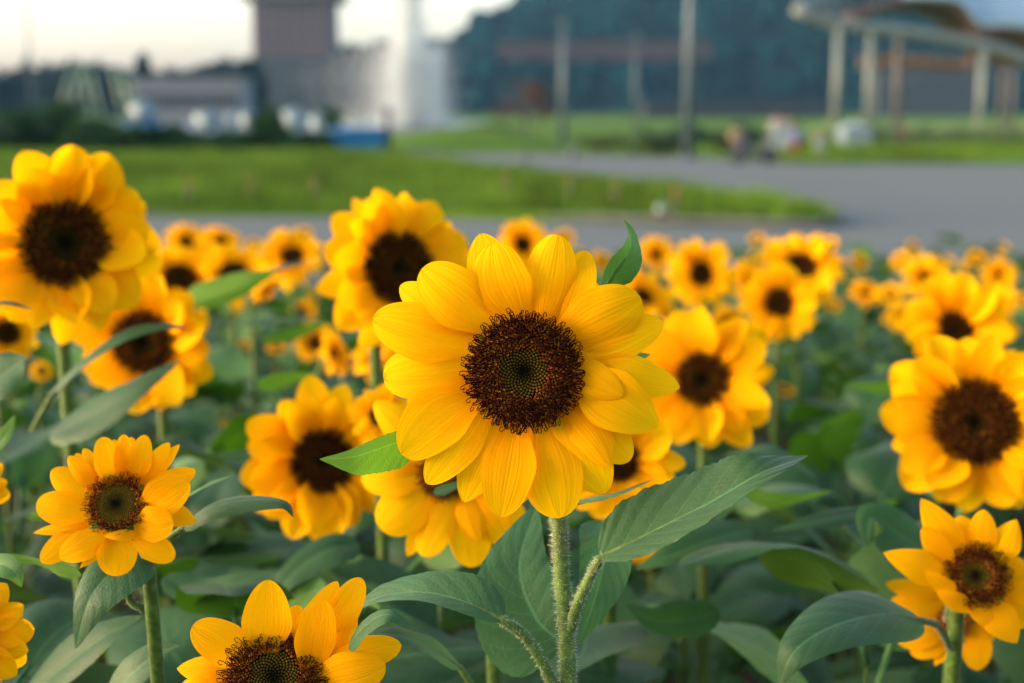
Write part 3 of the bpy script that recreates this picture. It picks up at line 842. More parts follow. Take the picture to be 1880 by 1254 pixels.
# tower
d = 300; x0, _ = xz(474, 0, d); x1, _ = xz(612, 0, d); _, zt = xz(0, 6, d)
cx = (x0 + x1) / 2; w = x1 - x0
t = thing('tower', (cx, d, 0), 'tall brownish grey tower with a wider crown, cut off by the top edge', 'tower')
MTW = simple('tower_render', (.115, .085, .085), .8, .08, .2); MTW2 = simple('tower_cap', (.065, .05, .05), .8, .1, .2)
wobj('wall', box((cx, d + w / 2, zt / 2), (w, w, zt)), MTW, t, smooth=False)
for k in range(7):
    wobj('pilaster', box((x0 + w * (k + .5) / 7, d - .15, zt / 2), (w * .05, .3, zt - .4)), MTW, t, smooth=False)
windows(t, x0 + .4, x1 - .4, d, 12, zt - 1, 6, 4, MTW2, .45, .45)
wc = w * 1.24
wobj('crown', box((cx, d + w / 2, zt + 3.0), (wc, wc, 6)), MTW2, t, smooth=False)
wobj('crown_ledge', box((cx, d + w / 2, zt + .3), (wc + 1, wc + 1, .5)), MTW, t, smooth=False)
wobj('roof', box((cx, d + w / 2, zt + 6.3), (wc + 1, wc + 1, .5)), MTW, t, smooth=False)
def block(name, p0, p1, top, d, dep, mat, label, nc=0, nr=0, roof=None, base=None):
    x0, z1 = xz(p0, top, d); x1, _ = xz(p1, 0, d); z0 = 0 if base is None else xz(0, base, d)[1]
    t = thing(name, ((x0 + x1) / 2, d, z0), label, 'building')
    wobj('wall', box(((x0 + x1) / 2, d + dep / 2, (z0 + z1) / 2), (x1 - x0, dep, z1 - z0)), mat, t, smooth=False)
    if nc: windows(t, x0 + .3, x1 - .3, d, z0 + (z1 - z0) * .12, z1 - (z1 - z0) * .1, nc, nr, MGLS)
    wobj('roof', box(((x0 + x1) / 2, d + dep / 2, z1 + .15), (x1 - x0 + .5, dep + .5, .3)), roof or mat, t, smooth=False)
    return t
MBD = simple('dark_render', (.014, .022, .035), .8, .1, .3); MB1 = simple('grey_render', (.035, .048, .06), .8, .1, .3); MB2 = simple('pale_render', (.14, .17, .18), .8, .08, .3); MB3 = simple('rose_brick', (.060, .036, .050), .85, .15, .3)
block('podium_building', 452, 640, 112, 290, 8, MB1, 'dark grey building at the foot of the tower', 14, 3)
block('office_building', 628, 838, 90, 280, 12, MB1, 'flat roofed grey building behind the fountain spray', 16, 4)
block('low_building', 252, 452, 150, 150, 6, MB2, 'pale long low building left of the tower', 18, 1)
block('brick_terrace', 915, 1300, 82, 262, 6, MB3, 'long rose coloured building in front of the wooded hill', 30, 1, base=112)
block('hillside_building', 1600, 1780, 118, 240, 6, MB1, 'grey building seen between the canopy columns', 10, 3)
block('long_wall_building', 1180, 1520, 186, 200, 6, MBD, 'low dark building along the foot of the hill', 24, 1)

# ---- fountain: jet and drifting spray made of drops
r = random.Random(8); V, F = [], []
B = Vector(((757 - 940) / FPX * 100, 100, 0)); m1 = 100 / FPX
def drop(p, s):
    b = len(V); q = Vector((r.gauss(0, 1), r.gauss(0, 1), 0)).normalized() * s
    V.extend([p - q, p + Vector((0, 0, -s * 2.2)), p + q, p + Vector((-q.y * .4, q.x * .4, s * 2.2))])
    F.extend([(b, b + 1, b + 2, b + 3)])
for _ in range(21000):
    z = r.random() ** 1.15 * 19
    drop(B + Vector((r.gauss(-.1, .42) * 27 * m1 * (1 if r.random() < .8 else 1.8), r.gauss(0, .5), z)), .045)
for _ in range(6500):
    px = 764 + r.gauss(0, 31); t_ = r.random() ** .8
    py = 86 + 16 * noise.noise(Vector((px * .05, 3, 0))) + r.gauss(0, 9) + (236 - 86) * t_
    drop(Vector(((px - 940) * m1, 100 + r.uniform(-1.2, 1.2), max(.05, 1.25 + (200 - py) * m1))), .045)
JV, JF = V, F; V, F = [], []
for _ in range(6000):
    px = 815 - abs(r.gauss(0, 88)); t_ = r.random()
    top = 88 + max(0, 690 - px) * .25 + 10 * noise.noise(Vector((px * .03, 0, 0)))
    py = top + (238 - top) * t_ ** .9
    p = Vector(((px - 940) * m1, 100 + r.uniform(-1.5, 1.5), 1.25 + (200 - py) * m1))
    if p.z < 0: p.z = r.uniform(0, .3)
    drop(p, .035)
m, nt = new_mat('water_spray'); b_ = NB(nt)
b_.out(b_.n('ShaderNodeMixShader', i={0: .5, 1: b_.n('ShaderNodeBsdfDiffuse', i={'Color': (.66, .74, .75, 1)}).outputs[0], 2: b_.n('ShaderNodeBsdfTranslucent', i={'Color': (.66, .74, .75, 1)}).outputs[0]}).outputs[0])
t = thing('fountain', B, 'tall white water jet with spray drifting to its left', 'fountain')
wobj('water_jet', (JV, JF), m, t, kind='stuff'); wobj('spray', (V, F), m, t, kind='stuff')
wobj('nozzle', tube([B + Z0 * 0, B + Z0 * .35], [.35, .2], 12), MGAL, t)

# ---- boats and barge by the bank
def boat(px, base, wpx, hpx, hull, cab, label, group, canopy_=True):
    B = G(px, base); dd = proj(B)[2]; L = wpx / FPX * dd; H = hpx / FPX * dd
    t = thing('moored_boat', B, label, 'boat', group)
    V, F = [], []; n = 12
    for i in range(n + 1):
        u = -1 + 2 * i / n; w = .45 * H + .35 * (1 - u ** 4); x = u * L / 2
        hh = H * (.42 + .10 * u * u)
        for (yy, zz) in ((-w, hh), (-w * .7, .02), (w * .7, .02), (w, hh), (w * .85, hh * .8), (-w * .85, hh * .8)):
            V.append(B + Vector((x, yy * (1 - .6 * u ** 6) + .6, zz)))
    for i in range(n):
        for k in range(6): a = i * 6 + k; b = i * 6 + (k + 1) % 6; F.append((a, b, b + 6, a + 6))
    F += [tuple(range(6)), tuple(range(n * 6 + 5, n * 6 - 1, -1))]
    wobj('hull', (V, F), hull, t)
    if canopy_:
        for sx in (-.33, .33): wobj('post', tube([B + Vector((sx * L, .6, H * .4)), B + Vector((sx * L, .6, H * .92))], .02, 6), MGAL, t)
        g = blob(B + Vector((0, .6, H * .82)), L * .36, 3, 14, 8, sq=.42 * H / (L * .36)); V = g[0]
        wobj('canopy', (V, g[1]), cab, t)
        wobj('cabin', box(B + Vector((0, .6, H * .52)), (L * .62, .7, H * .36)), cab, t, smooth=False)
MWH = simple('white_gelcoat', (.18, .26, .28), .4, .05, 2); MBLU = simple('blue_paint', (.008, .10, .27), .45, .15, 2); MLB = simple('blue_panel', (.005, .17, .33), .45, .1, 2)
boat(375, 262, 62, 46, MWH, MWH, 'white canopied boat, first from the left behind the bank shrubs', 'white boats behind the bank shrubs')
boat(421, 262, 34, 46, MWH, MWH, 'narrow white canopied boat, middle of the left three', 'white boats behind the bank shrubs')
boat(450, 265, 36, 48, MWH, MWH, 'white canopied boat just left of the upright dark shrub', 'white boats behind the bank shrubs')
boat(535, 268, 60, 54, MWH, MWH, 'largest white canopied boat, right of the upright dark shrub', 'white boats behind the bank shrubs')
boat(578, 278, 30, 56, MWH, MWH, 'narrow white boat next to the blue skip', 'white boats behind the bank shrubs')
boat(22, 268, 34, 44, MWH, MWH, 'small pale boat at the far left behind the big sunflower', 'white boats behind the bank shrubs')
boat(258, 244, 64, 46, MBLU, MWH, 'blue hulled boat with pale cabin under the pale building', None)
boat(305, 242, 50, 24, MBLU, MBLU, 'small low blue boat right of the blue hulled one', None, False)
# blue barge
Bq = G(657, 280); dd = proj(Bq)[2]; s = dd / FPX
t = thing('blue_skip', Bq, 'bright blue open skip at the road edge left of the fountain', 'skip')
V = [Bq + Vector(v) for v in [(-48 * s, 0, .02), (42 * s, 0, .02), (52 * s, 0, 42 * s), (-52 * s, 0, 42 * s), (-48 * s, 1.1, .02), (42 * s, 1.1, .02), (52 * s, 1.1, 42 * s), (-52 * s, 1.1, 42 * s),
      (-49 * s, .06, 42 * s), (49 * s, .06, 42 * s), (49 * s, 1.04, 42 * s), (-49 * s, 1.04, 42 * s), (-46 * s, .08, .08), (40 * s, .08, .08), (40 * s, 1.0, .08), (-46 * s, 1.0, .08)]]
wobj('hull', (V, [(0, 1, 2, 3), (5, 4, 7, 6), (1, 5, 6, 2), (4, 0, 3, 7), (4, 5, 1, 0), (3, 2, 9, 8), (2, 6, 10, 9), (6, 7, 11, 10), (7, 3, 8, 11), (8, 9, 13, 12), (9, 10, 14, 13), (10, 11, 15, 14), (11, 8, 12, 15), (12, 13, 14, 15)]), MLB, t, smooth=False)
wobj('rim', join([tube([V[a], V[b]], .03, 6) for a, b in ((2, 3), (2, 6), (6, 7), (7, 3))]), MBLU, t)
for k in range(6): wobj('rib', box(Bq + Vector(((-38 + 15 * k) * s, -.02, 21 * s)), (.04, .05, 38 * s)), MLB, t, smooth=False)
t = thing('mooring_post', Bq + Vector((54 * s, .3, 0)), 'dark post standing at the right end of the blue skip', 'post')
wobj('post', tube([Bq + Vector((54 * s, .3, 0)), Bq + Vector((54 * s, .3, 80 * s))], .10, 10), simple('dark_wood', (.05, .05, .055), .8), t)
wobj('cap', tube([Bq + Vector((54 * s, .3, 80 * s)), Bq + Vector((54 * s, .3, 84 * s))], [.12, .05], 10), MGAL, t)

# ---- canopy structure on the right
d = 64
def C3(px, py, dd=d): x, z = xz(px, py, dd); return Vector((x, dd, z))
MCO = simple('painted_steel', (.12, .16, .145), .5, .08, 1); MPK = simple('weathered_steel', (.085, .085, .08), .6, .1, 1); MWD = simple('timber_soffit', (.08, .052, .035), .7, .15, 1); MOR = simple('ochre_beam', (.15, .10, .065), .6, .1, 1)
m, nt = new_mat('roof_membrane'); b_ = NB(nt)
b_.out(b_.n('ShaderNodeBsdfPrincipled', i={'Base Color': (.20, .32, .36, 1), 'Roughness': .35, 'Specular IOR Level': .6}).outputs[0]); MRF = m  # base colour carries the sky's blue cast on a white membrane
t = thing('canopy', (C3(1650, 0).x, d, 0), 'open canopy with curved roof, arched soffit and slim columns at the right', 'canopy')
for (px, topy, dd, rr_, mt) in ((1528, 52, 64, .31, MCO), (1587, 58, 66, .31, MCO), (1637, 60, 72, .27, MPK), (1790, 88, 64, .34, MCO), (1826, 108, 74, .22, MPK), (1846, 110, 78, .22, MPK)):
    a = C3(px, topy, dd); b0 = Vector((a.x, dd, 0)); wobj('column', tube([b0, a], rr_ * .62, 14), mt, t)
    wobj('column_base', tube([b0, b0 + Z0 * .25], rr_ * 1.0, 14), mt, t)
wobj('rim_beam', tube(bez([C3(1452, 26), C3(1530, 50), C3(1660, 66), C3(1790, 88), C3(1900, 120), C3(2100, 175)], 30), .25, 8), MCO, t)
wobj('rim_beam', tube(bez([C3(1452, 26), C3(1478, 12, 66), C3(1540, -2, 69), C3(1640, -25, 72)], 20), .28, 8), MCO, t)
wobj('end_ring', tube(bez([C3(1500, 28, 65), C3(1540, 22, 68), C3(1590, 20, 72)], 10), .2, 8), MCO, t)
def band(ctrl, th, dep, name, mat):
    c = bez(ctrl, 30); V, F = [], []
    for p in c:
        for (dy, dz) in ((0, 0), (dep, 0), (dep, -th), (0, -th)): V.append(p + Vector((0, dy, dz)))
    for i in range(30):
        for k in range(4): a = i * 4 + k; b = i * 4 + (k + 1) % 4; F.append((a, b, b + 4, a + 4))
    F += [(0, 1, 2, 3), (123, 122, 121, 120)]
    wobj(name, (V, F), mat, t)
band([C3(1560, 34, 66), C3(1600, 12, 66), C3(1665, 2, 66), C3(1740, 12, 66), C3(1778, 50, 66)], .38, 5, 'soffit_arch', MWD)
band([C3(1785, 58, 66), C3(1835, 52, 66), C3(1900, 68, 66), C3(1980, 110, 66)], .55, 5, 'soffit_arch', MWD)
band([C3(1570, 106, 76), C3(1660, 106, 76), C3(1765, 112, 76)], .62, .5, 'back_beam', MOR)
band([C3(1765, 98, 70), C3(1830, 100, 70), C3(1850, 104, 70)], .6, .5, 'back_beam', MOR)
band([C3(1530, 44, 68), C3(1570, 42, 68)], .5, .5, 'tie_beam', MOR)
# curved roof sheets above the soffit arches
def roof_sheet(front, rise, run, n=24, m_=10):
    c = bez(front, n); V, F = [], []
    for j in range(m_ + 1):
        v = j / m_
        for p in c: V.append(p + Vector((0, run * v, rise * sin(v * pi * .5) + .05)))
    for j in range(m_):
        for i in range(n): a = j * (n + 1) + i; F.append((a, a + 1, a + n + 2, a + n + 1))
    V2 = V + [v + Vector((0, .0, -.18)) for v in V]; N_ = len(V)
    F2 = F + [tuple(reversed([x + N_ for x in f])) for f in F]
    for i in range(n): F2.append((i + 1, i, i + N_, i + 1 + N_))
    return (V2, F2)
wobj('roof_sheet', roof_sheet([C3(1640, 2, 65.6), C3(1700, 2, 65.6), C3(1745, 10, 65.6), C3(1782, 48, 65.6), C3(1830, 50, 65.6), C3(1900, 62, 65.6), C3(1990, 105, 65.6)], 3.6, 12), MRF, t)

# ---- people and scooter beside the road
MSKIN = simple('skin', (.42, .24, .16), .5, .05)
def person(px, base, hpx, top, legs, label, pose='stand', hat=None):
    B = G(px, base); dd = proj(B)[2]; H = hpx / FPX * dd
    t = thing('person', B, label, 'person')
    s = H / (1.75 if pose == 'stand' else 1.28)
    me = bpy.data.meshes.new('body')
    if pose == 'stand':
        J = dict(pel=(0, 0, .92), ch=(0, 0, 1.28), nk=(0, 0, 1.47), hd=(0, -.01, 1.57), ht=(0, 0, 1.70), ls=(.19, 0, 1.40), le=(.25, .02, 1.12), lh=(.27, -.08, .86), rs=(-.19, 0, 1.40), re=(-.25, .02, 1.12), rh=(-.27, -.08, .86), lp=(.09, 0, .86), lk=(.11, -.03, .48), la=(.12, 0, .07), lf=(.12, -.14, .04), rp=(-.09, 0, .86), rk=(-.11, -.03, .48), ra=(-.12, .03, .07), rf=(-.12, -.11, .04))
    else:
        J = dict(pel=(0, 0, .46), ch=(0, -.05, .80), nk=(0, -.07, .98), hd=(0, -.10, 1.08), ht=(0, -.10, 1.21), ls=(.19, -.05, .92), le=(.25, -.16, .66), lh=(.16, -.36, .60), rs=(-.19, -.05, .92), re=(-.25, -.16, .66), rh=(-.16, -.36, .60), lp=(.1, -.02, .44), lk=(.14, -.42, .50), la=(.13, -.44, .08), lf=(.13, -.58, .04), rp=(-.1, -.02, .44), rk=(-.14, -.42, .50), ra=(-.13, -.40, .08), rf=(-.13, -.54, .04))
    rads = dict(pel=.15, ch=.17, nk=.06, hd=.10, ht=.07, ls=.07, le=.045, lh=.035, rs=.07, re=.045, rh=.035, lp=.09, lk=.065, la=.042, lf=.035, rp=.09, rk=.065, ra=.042, rf=.035)
    ks = list(J); idx = {k: i for i, k in enumerate(ks)}
    E = [('pel', 'ch'), ('ch', 'nk'), ('nk', 'hd'), ('hd', 'ht'), ('ch', 'ls'), ('ls', 'le'), ('le', 'lh'), ('ch', 'rs'), ('rs', 're'), ('re', 'rh'), ('pel', 'lp'), ('lp', 'lk'), ('lk', 'la'), ('la', 'lf'), ('pel', 'rp'), ('rp', 'rk'), ('rk', 'ra'), ('ra', 'rf')]
    me.from_pydata([Vector(J[k]) * s for k in ks], [(idx[a], idx[b]) for a, b in E], [])
    me.materials.append(MSKIN)
    o = link('body', me, t); o.location = (0, 0, 0)
    o.modifiers.new('skin', 'SKIN'); sv = me.skin_vertices[0]
    for k in ks: sv.data[idx[k]].radius = (rads[k] * s, rads[k] * s)
    sv.data[0].use_root = True
    md = o.modifiers.new('sub', 'SUBSURF'); md.levels = 1; md.render_levels = 1
    W = lambda k: B + Vector(J[k]) * s
    wobj('shirt', join([tube([W('pel') - Z0 * .02 * s, W('pel').lerp(W('ch'), .6), W('ch'), W('ch').lerp(W('nk'), .6)], [.175 * s, .19 * s, .2 * s, .10 * s], 14, sq=.85), tube([W('ls'), W('ls').lerp(W('le'), .7)], [.09 * s, .07 * s], 10), tube([W('rs'), W('rs').lerp(W('re'), .7)], [.09 * s, .07 * s], 10)]), top, t)
    wobj('trousers', join([tube([W('pel') + Z0 * .06 * s, W('pel') - Z0 * .09 * s], [.18 * s, .17 * s], 14)] + [tube([W(a + 'p'), W(a + 'k'), W(a + 'k').lerp(W(a + 'a'), .6)], [.105 * s, .085 * s, .07 * s], 10) for a in 'lr']), legs, t)
    wobj('hair', tube([W('hd') + Vector((0, .03, -.02)) * s, W('ht') + Vector((0, .02, 0)) * s, W('ht') + Z0 * .045 * s], [.105 * s, .10 * s, .05 * s], 12), simple('hair', (.02, .015, .012), .5), t)
MSB = simple('sky_blue_cloth', (.10, .25, .50), .8); MRED = simple('red_cloth', (.26, .05, .03), .8); MPALE = simple('pale_cloth', (.20, .29, .30), .8); MTEAL = simple('light_teal_cloth', (.14, .27, .26), .8); MDK = simple('dark_rubber', (.03, .03, .035), .6); MGY = simple('scooter_grey', (.07, .08, .10), .4); MOL = simple('olive_cloth', (.16, .17, .08), .8)
person(1459, 287, 62, MSB, MRED, 'person in a sky blue top and red trousers sitting by the road', 'sit')
person(1424, 288, 80, MPALE, MPALE, 'person in pale clothes standing left of the one in blue')
person(1441, 285, 74, MPALE, MPALE, 'person in pale clothes standing behind and right of the other pale one')
person(1502, 288, 50, MTEAL, MTEAL, 'person in light teal clothes sitting right of the one in blue', 'sit')
person(1350, 283, 58, MOL, MDK, 'person in olive clothes sitting at the left end of the group', 'sit')
person(1656, 268, 44, MDK, MDK, 'dark clothed person sitting by the pale hedge under the canopy', 'sit')
B = G(1383, 300); dd = proj(B)[2]; s = 1.0
t = thing('parked_scooter', B, 'dark grey scooter parked on the road edge before the people', 'scooter')
def ring(c, R, rw): return tube([c + Vector((R * cos(a), 0, R * sin(a))) for a in [2 * pi * i / 20 for i in range(21)]], rw, 8)
for sx in (-.42, .42):
    w = wobj('wheel', ring(B + Vector((sx * .85, 0, .19)), .16, .045), MDK, t); wobj('rim', tube([B + Vector((sx * .85, -.03, .19)), B + Vector((sx * .85, .03, .19))], .11, 12), MGAL, w)
wobj('body', join([tube(bez([B + Vector((-.38, 0, .42)), B + Vector((-.1, 0, .36)), B + Vector((.0, 0, .2)), B + Vector((.2, 0, .2))], 12), [.12 - .004 * i for i in range(13)], 12, sq=1.2), tube([B + Vector((.22, 0, .2)), B + Vector((.36, 0, .62))], [.08, .06], 10, sq=1.8)]), MGY, t)
wobj('seat', tube(bez([B + Vector((-.42, 0, .56)), B + Vector((-.25, 0, .58)), B + Vector((-.02, 0, .54))], 8), [.06, .09, .1, .1, .1, .1, .09, .08, .05], 12, sq=1.3), MDK, t)
wobj('handlebar', tube([B + Vector((.33, -.28, .70)), B + Vector((.37, 0, .66)), B + Vector((.33, .28, .70))], .018, 8), MDK, t)
wobj('headlight', tube([B + Vector((.39, 0, .6)), B + Vector((.46, 0, .58))], [.07, .05], 12), MWH, t)
# white tent under canopy
Bt = G(1575, 270); dd = proj(Bt)[2]; s = dd / FPX
t = thing('white_booth', Bt, 'small white booth beside the pale hedge under the canopy', 'booth')
wobj('wall', box(Bt + Vector((0, .6, 17 * s)), (50 * s, 1.2, 34 * s)), MWH, t, smooth=False)
A = Bt + Vector((0, .6, 34 * s)); V = [A + Vector((-28 * s, -.8, 0)), A + Vector((28 * s, -.8, 0)), A + Vector((28 * s, .8, 0)), A + Vector((-28 * s, .8, 0)), A + Vector((0, 0, 12 * s))]
wobj('roof', (V, [(0, 1, 4), (1, 2, 4), (2, 3, 4), (3, 0, 4), (3, 2, 1, 0)]), MWH, t, smooth=False)
# bollards on the road and marker posts on the lawn
MOG = simple('marker_orange', (.20, .13, .02), .6); MWHD = simple('marker_post', (.09, .085, .04), .7)
for k, (px, lb) in enumerate([(965, 'short dark bollard on the road, left of the two'), (1052, 'short dark bollard on the road, right of the two')]):
    B = G(px, 305 - k * 10); H = 24 / FPX * proj(B)[2]; t = thing('bollard', B, lb, 'bollard', 'dark bollards on the road')
    wobj('post', tube([B, B + Z0 * H], .07, 10), simple('bollard_paint', (.07, .08, .12), .5), t); wobj('cap', tube([B + Z0 * H, B + Z0 * (H + .05)], [.08, .04], 10), MDK, t)
for k, (px, by, lb) in enumerate([(348, 380, 'thin marker post on the lawn nearest the big left sunflower'), (462, 372, 'thin marker post on the lawn above the small leftmost blooms'), (578, 376, 'thin marker post on the lawn left of the tall upper sunflower'),
                                  (930, 366, 'thin marker post on the lawn above the half hidden bloom'), (1045, 372, 'thin marker post on the lawn left of the curled top leaf'), (1130, 380, 'thin marker post on the lawn over the curled leaf tip'), (1240, 395, 'reddish marker post on the lawn beside the pale garden light')]):
    B = G(px, by, .1); H = 44 / FPX * proj(B)[2]; t = thing('marker_post', B, lb, 'post', 'marker posts on the lawn')
    wobj('stake', tube([B, B + Z0 * H], .022, 6), MWHD, t); wobj('top', box(B + Z0 * H, (.05, .04, .07)), MRED if k == 6 else MOG, t)
B = G(1216, 398, .1); t = thing('garden_light', B, 'round pale garden light lying on the lawn', 'light')
g = blob(B + Z0 * .08, .07, 5, 14, 8); wobj('globe', g, simple('pale_globe', (.11, .18, .15), .3), t); wobj('base', tube([B, B + Z0 * .05], [.10, .08], 12), MDK, t)

# ================================================================== FIELD
TRK = (0, 0)
def plant(C, label, group=None, dx=0.0, dy=.05):
    b = Vector((C.x + dx, C.y + dy, .02))
    return thing('sunflower', b, label, 'sunflower', group)

# --- main sunflower, in focus
M_TR = (2.089, 640, 380)
main_petals = [
 (585, 410, 508, 97, 178, -1), (655, 415, 552, 142, 215, 1.2, dict(side=-.004, sharp=.55)), (742, 425, 802, 107, 186, .6, dict(sharp=.48)), (815, 440, 917, 165, 150, -.8),
 (825, 500, 1120, 352, 215, 1.0, dict(pw=4, sharp=.5)), (860, 560, 1212, 442, 170, -.9, dict(sharp=.6)), (890, 590, 1046, 722, 140, 2.0, dict(side=.004, sharp=.6)),
 (890, 612, 1276, 692, 165, -.7, dict(sharp=.68)), (880, 660, 1180, 842, 215, .8, dict(sharp=.62)), (850, 745, 1082, 975, 165, -.6, dict(sharp=.5)),
 (800, 770, 985, 1098, 205, .3, dict(sharp=.55)), (830, 780, 1003, 990, 140, 1.4, dict(side=-.003)), (745, 850, 810, 1194, 212, 0, dict(pw=4, sharp=.5)),
 (640, 840, 582, 1187, 184, 1.0, dict(pw=3.6, sharp=.55)), (690, 860, 640, 1150, 140, -1.2), (565, 820, 440, 1138, 150, -1.0, dict(sharp=.66)),
 (520, 780, 298, 1062, 158, -.2, dict(sharp=.58)), (480, 730, 203, 945, 205, 1.0, dict(pw=3.8, sharp=.52, side=.003)), (455, 620, 130, 650, 178, -.3, dict(pw=5, sharp=.45, notch=.03)),
 (460, 530, 93, 428, 195, .6, dict(pw=4, sharp=.52)), (530, 445, 282, 240, 200, 1.1, dict(pw=4, sharp=.5)), (440, 460, 193, 298, 140, -1.1, dict(sharp=.55)),
 (700, 430, 715, 250, 150, -1.6), (480, 680, 330, 740, 150, -1.5), (900, 690, 1090, 880, 140, -1.5), (800, 430, 960, 290, 150, -1.6)]
C = P(961.7, 682.5, .70)
HEADS.append((962, 690, 265, .70))
N = (CAM - C).normalized()
pl = thing('sunflower', (P(1043, 1254, .72).x + .004, P(1043, 1254, .72).y + .16, .02), 'large bright sunflower in sharp focus at the centre of the picture', 'sunflower')
traced_head(pl, C, 97 * .70 / FPX, main_petals, M_TR, .70, Nd if False else None, lod=0, nf=950, split=.44, seed=4)
mc = bez([C - N * .012, C - N * .028 + Vector((.003, 0, -.012)), P(1012, 880, .735), P(1026, 955, .732), P(1031, 1050, .730), P(1040, 1160, .728), P(1044, 1270, .726), P(1047, 1390, .724)], 38)
mc += [mc[-1].lerp(Vector(pl.location), (i + 1) / 6) for i in range(6)]
rad = [.0039 + .0003 * min(1, i / 20) for i in range(45)]
so_ = wobj('stem', tube(mc, rad, 14), MS, pl)
wobj('stem_hairs', hairs_geo(mc[4:38], rad[4:38], 3000, ln=.0024, seed=3), MHAIR, so_, kind='stuff')
hero_leaf(pl, [(1101, 1024, .715), (1190, 980, .710), (1300, 925, .70), (1400, 868, .695), (1484, 836, .715)], (-.25, .80, .62), (-.35, .75, .6), w=(96, 58), fold=.18, droop=.05, nv=76, nu=22, teeth=.05, nt=24,
          pet=[(1046, 1160, .727), (1060, 1110, .722), (1085, 1055, .718)], pr=.0026, hairs=500, seed=2, puck=.10, label='broad serrated leaf reaching right below the bloom')
hero_leaf(pl, [(1108, 540, .715), (1125, 505, .712), (1152, 465, .712), (1158, 435, .715), (1145, 403, .715)], (.75, .25, .7), (.9, .2, .5), w=(34, 40), fold=.15, droop=-.1, nv=50, nu=16, teeth=.02, seed=3, pet=[(1040, 660, .73), (1080, 590, .722)], pr=.0015)
hero_leaf(pl, [(770, 802, .715), (720, 815, .708), (650, 838, .70), (586, 843, .70)], (-.15, .45, -.85), (-.1, .5, -.85), w=(24, 66), mat=MLY, fold=.12, droop=0, nv=60, nu=16, teeth=.05, nt=16, seed=4, pet=[(960, 800, .732), (860, 800, .724)], pr=.0016, label='bright green translucent leaf poking out left of the bloom')
hero_leaf(pl, [(1040, 925, .75), (1090, 918, .745), (1140, 905, .74), (1200, 880, .74)], (.1, .9, .3), w=(16, 16), mat=MLY, fold=.3, seed=5, nv=30, pet=[(1018, 930, .74)], pr=.0015)
hero_leaf(pl, [(1100, 665, .74), (1150, 660, .74), (1195, 650, .74)], (.1, .6, .8), w=(20, 20), mat=MLY, fold=.2, seed=6, nv=24)
hero_leaf(pl, [(1040, 1185, .76), (985, 1135, .77), (955, 1040, .79), (985, 925, .82)], (-.15, .45, .9), (-.1, .6, .8), w=(120, 95), fold=.15, droop=.1, nv=60, nu=18, teeth=.035, nt=20, seed=7, puck=.06, label='broad dark leaf behind the stem on its left')
hero_leaf(pl, [(1110, 960, .80), (1112, 1010, .785), (1095, 1090, .77), (1062, 1186, .755)], (.5, .4, .8), (.6, .3, .75), w=(66, 62), fold=.1, droop=.15, nv=60, nu=18, teeth=.03, nt=20, seed=8, puck=.07, label='broad grey green leaf behind the stem on its right')
hero_leaf(pl, [(925, 1138, .715), (862, 1108, .718), (780, 1088, .728), (700, 1096, .742), (638, 1130, .755)], (-.10, .80, .62), (-.2, .8, .6), w=(30, 62), fold=.22, droop=.12, nv=70, nu=20, teeth=.045, nt=22, seed=9, puck=.06,
          pet=[(1038, 1330, .725), (1005, 1235, .722), (965, 1170, .718)], pr=.0027, hairs=500, label='serrated leaf arching to the left below the bloom')
# --- traced sunflower, lower left, in focus
L_TR = (4.179, 50, 780)
C = P(50 + 690 / 4.179, 780 + 612 / 4.179, .76); HEADS.append((212, 930, 150, .76))
pl = thing('sunflower', P(290, 1254, .80) - Vector((0, -.1, P(290, 1254, .80).z - .02)), 'orange yellow sunflower in focus at lower left with a short frilly bloom', 'sunflower')
Nd = facing(C, -14, 16)
lp = [(750, 430, 742, 72, 150, .2, dict(cup=.3)), (825, 430, 905, 82, 165, .6), (880, 430, 1085, 142, 130, .4), (905, 430, 1168, 152, 115, -.6, dict(sharp=.8)), (940, 500, 1292, 350, 165, -.8), (900, 640, 1232, 430, 265, 1.6, dict(pw=4, sharp=.5)),
      (1030, 650, 1300, 750, 170, -.6, dict(sharp=.9)), (850, 770, 1108, 745, 240, 2.4, dict(pw=4.2, sharp=.5)), (830, 860, 1128, 1025, 190, .2, dict(pw=4, sharp=.55)), (850, 840, 590, 850, 80, 2.4, dict(sharp=.8)),
      (690, 850, 685, 1158, 262, .6, dict(pw=4, sharp=.52)), (655, 870, 402, 1098, 82, 1.2, dict(sharp=.9)), (590, 840, 250, 1015, 205, 1.8, dict(sharp=.6)), (430, 790, 100, 1062, 180, -.2), (480, 760, 42, 830, 95, -.2, dict(sharp=.9)),
      (465, 680, 68, 605, 235, .5, dict(pw=3.8, sharp=.5)), (485, 570, 185, 345, 205, 0), (540, 505, 318, 240, 135, .4), (600, 460, 430, 178, 120, -.6), (665, 450, 572, 98, 190, 1.0), (540, 520, 370, 215, 120, -.9), (780, 430, 800, 90, 130, -.9), (960, 560, 1250, 400, 170, -1.2), (840, 440, 660, 110, 120, -.8)]
traced_head(pl, C, 49 * .76 / FPX, lp, L_TR, .76, Nd, lod=0, nf=620, split=.74, seed=9, pm_=MPW, nudge=1.1, hrs=1.6)
mc = bez([C - Nd * .010, C - Nd * .024, P(262, 1000, .785), P(268, 1080, .787), P(290, 1254, .79), Vector(pl.location)], 36)
rad = [.0034 + .0005 * min(1, i / 20) for i in range(37)]
so_ = wobj('stem', tube(mc, rad, 12), MS, pl); wobj('stem_hairs', hairs_geo(mc[3:26], rad[3:26], 1300, ln=.0022, seed=5), MHAIR, so_, kind='stuff')
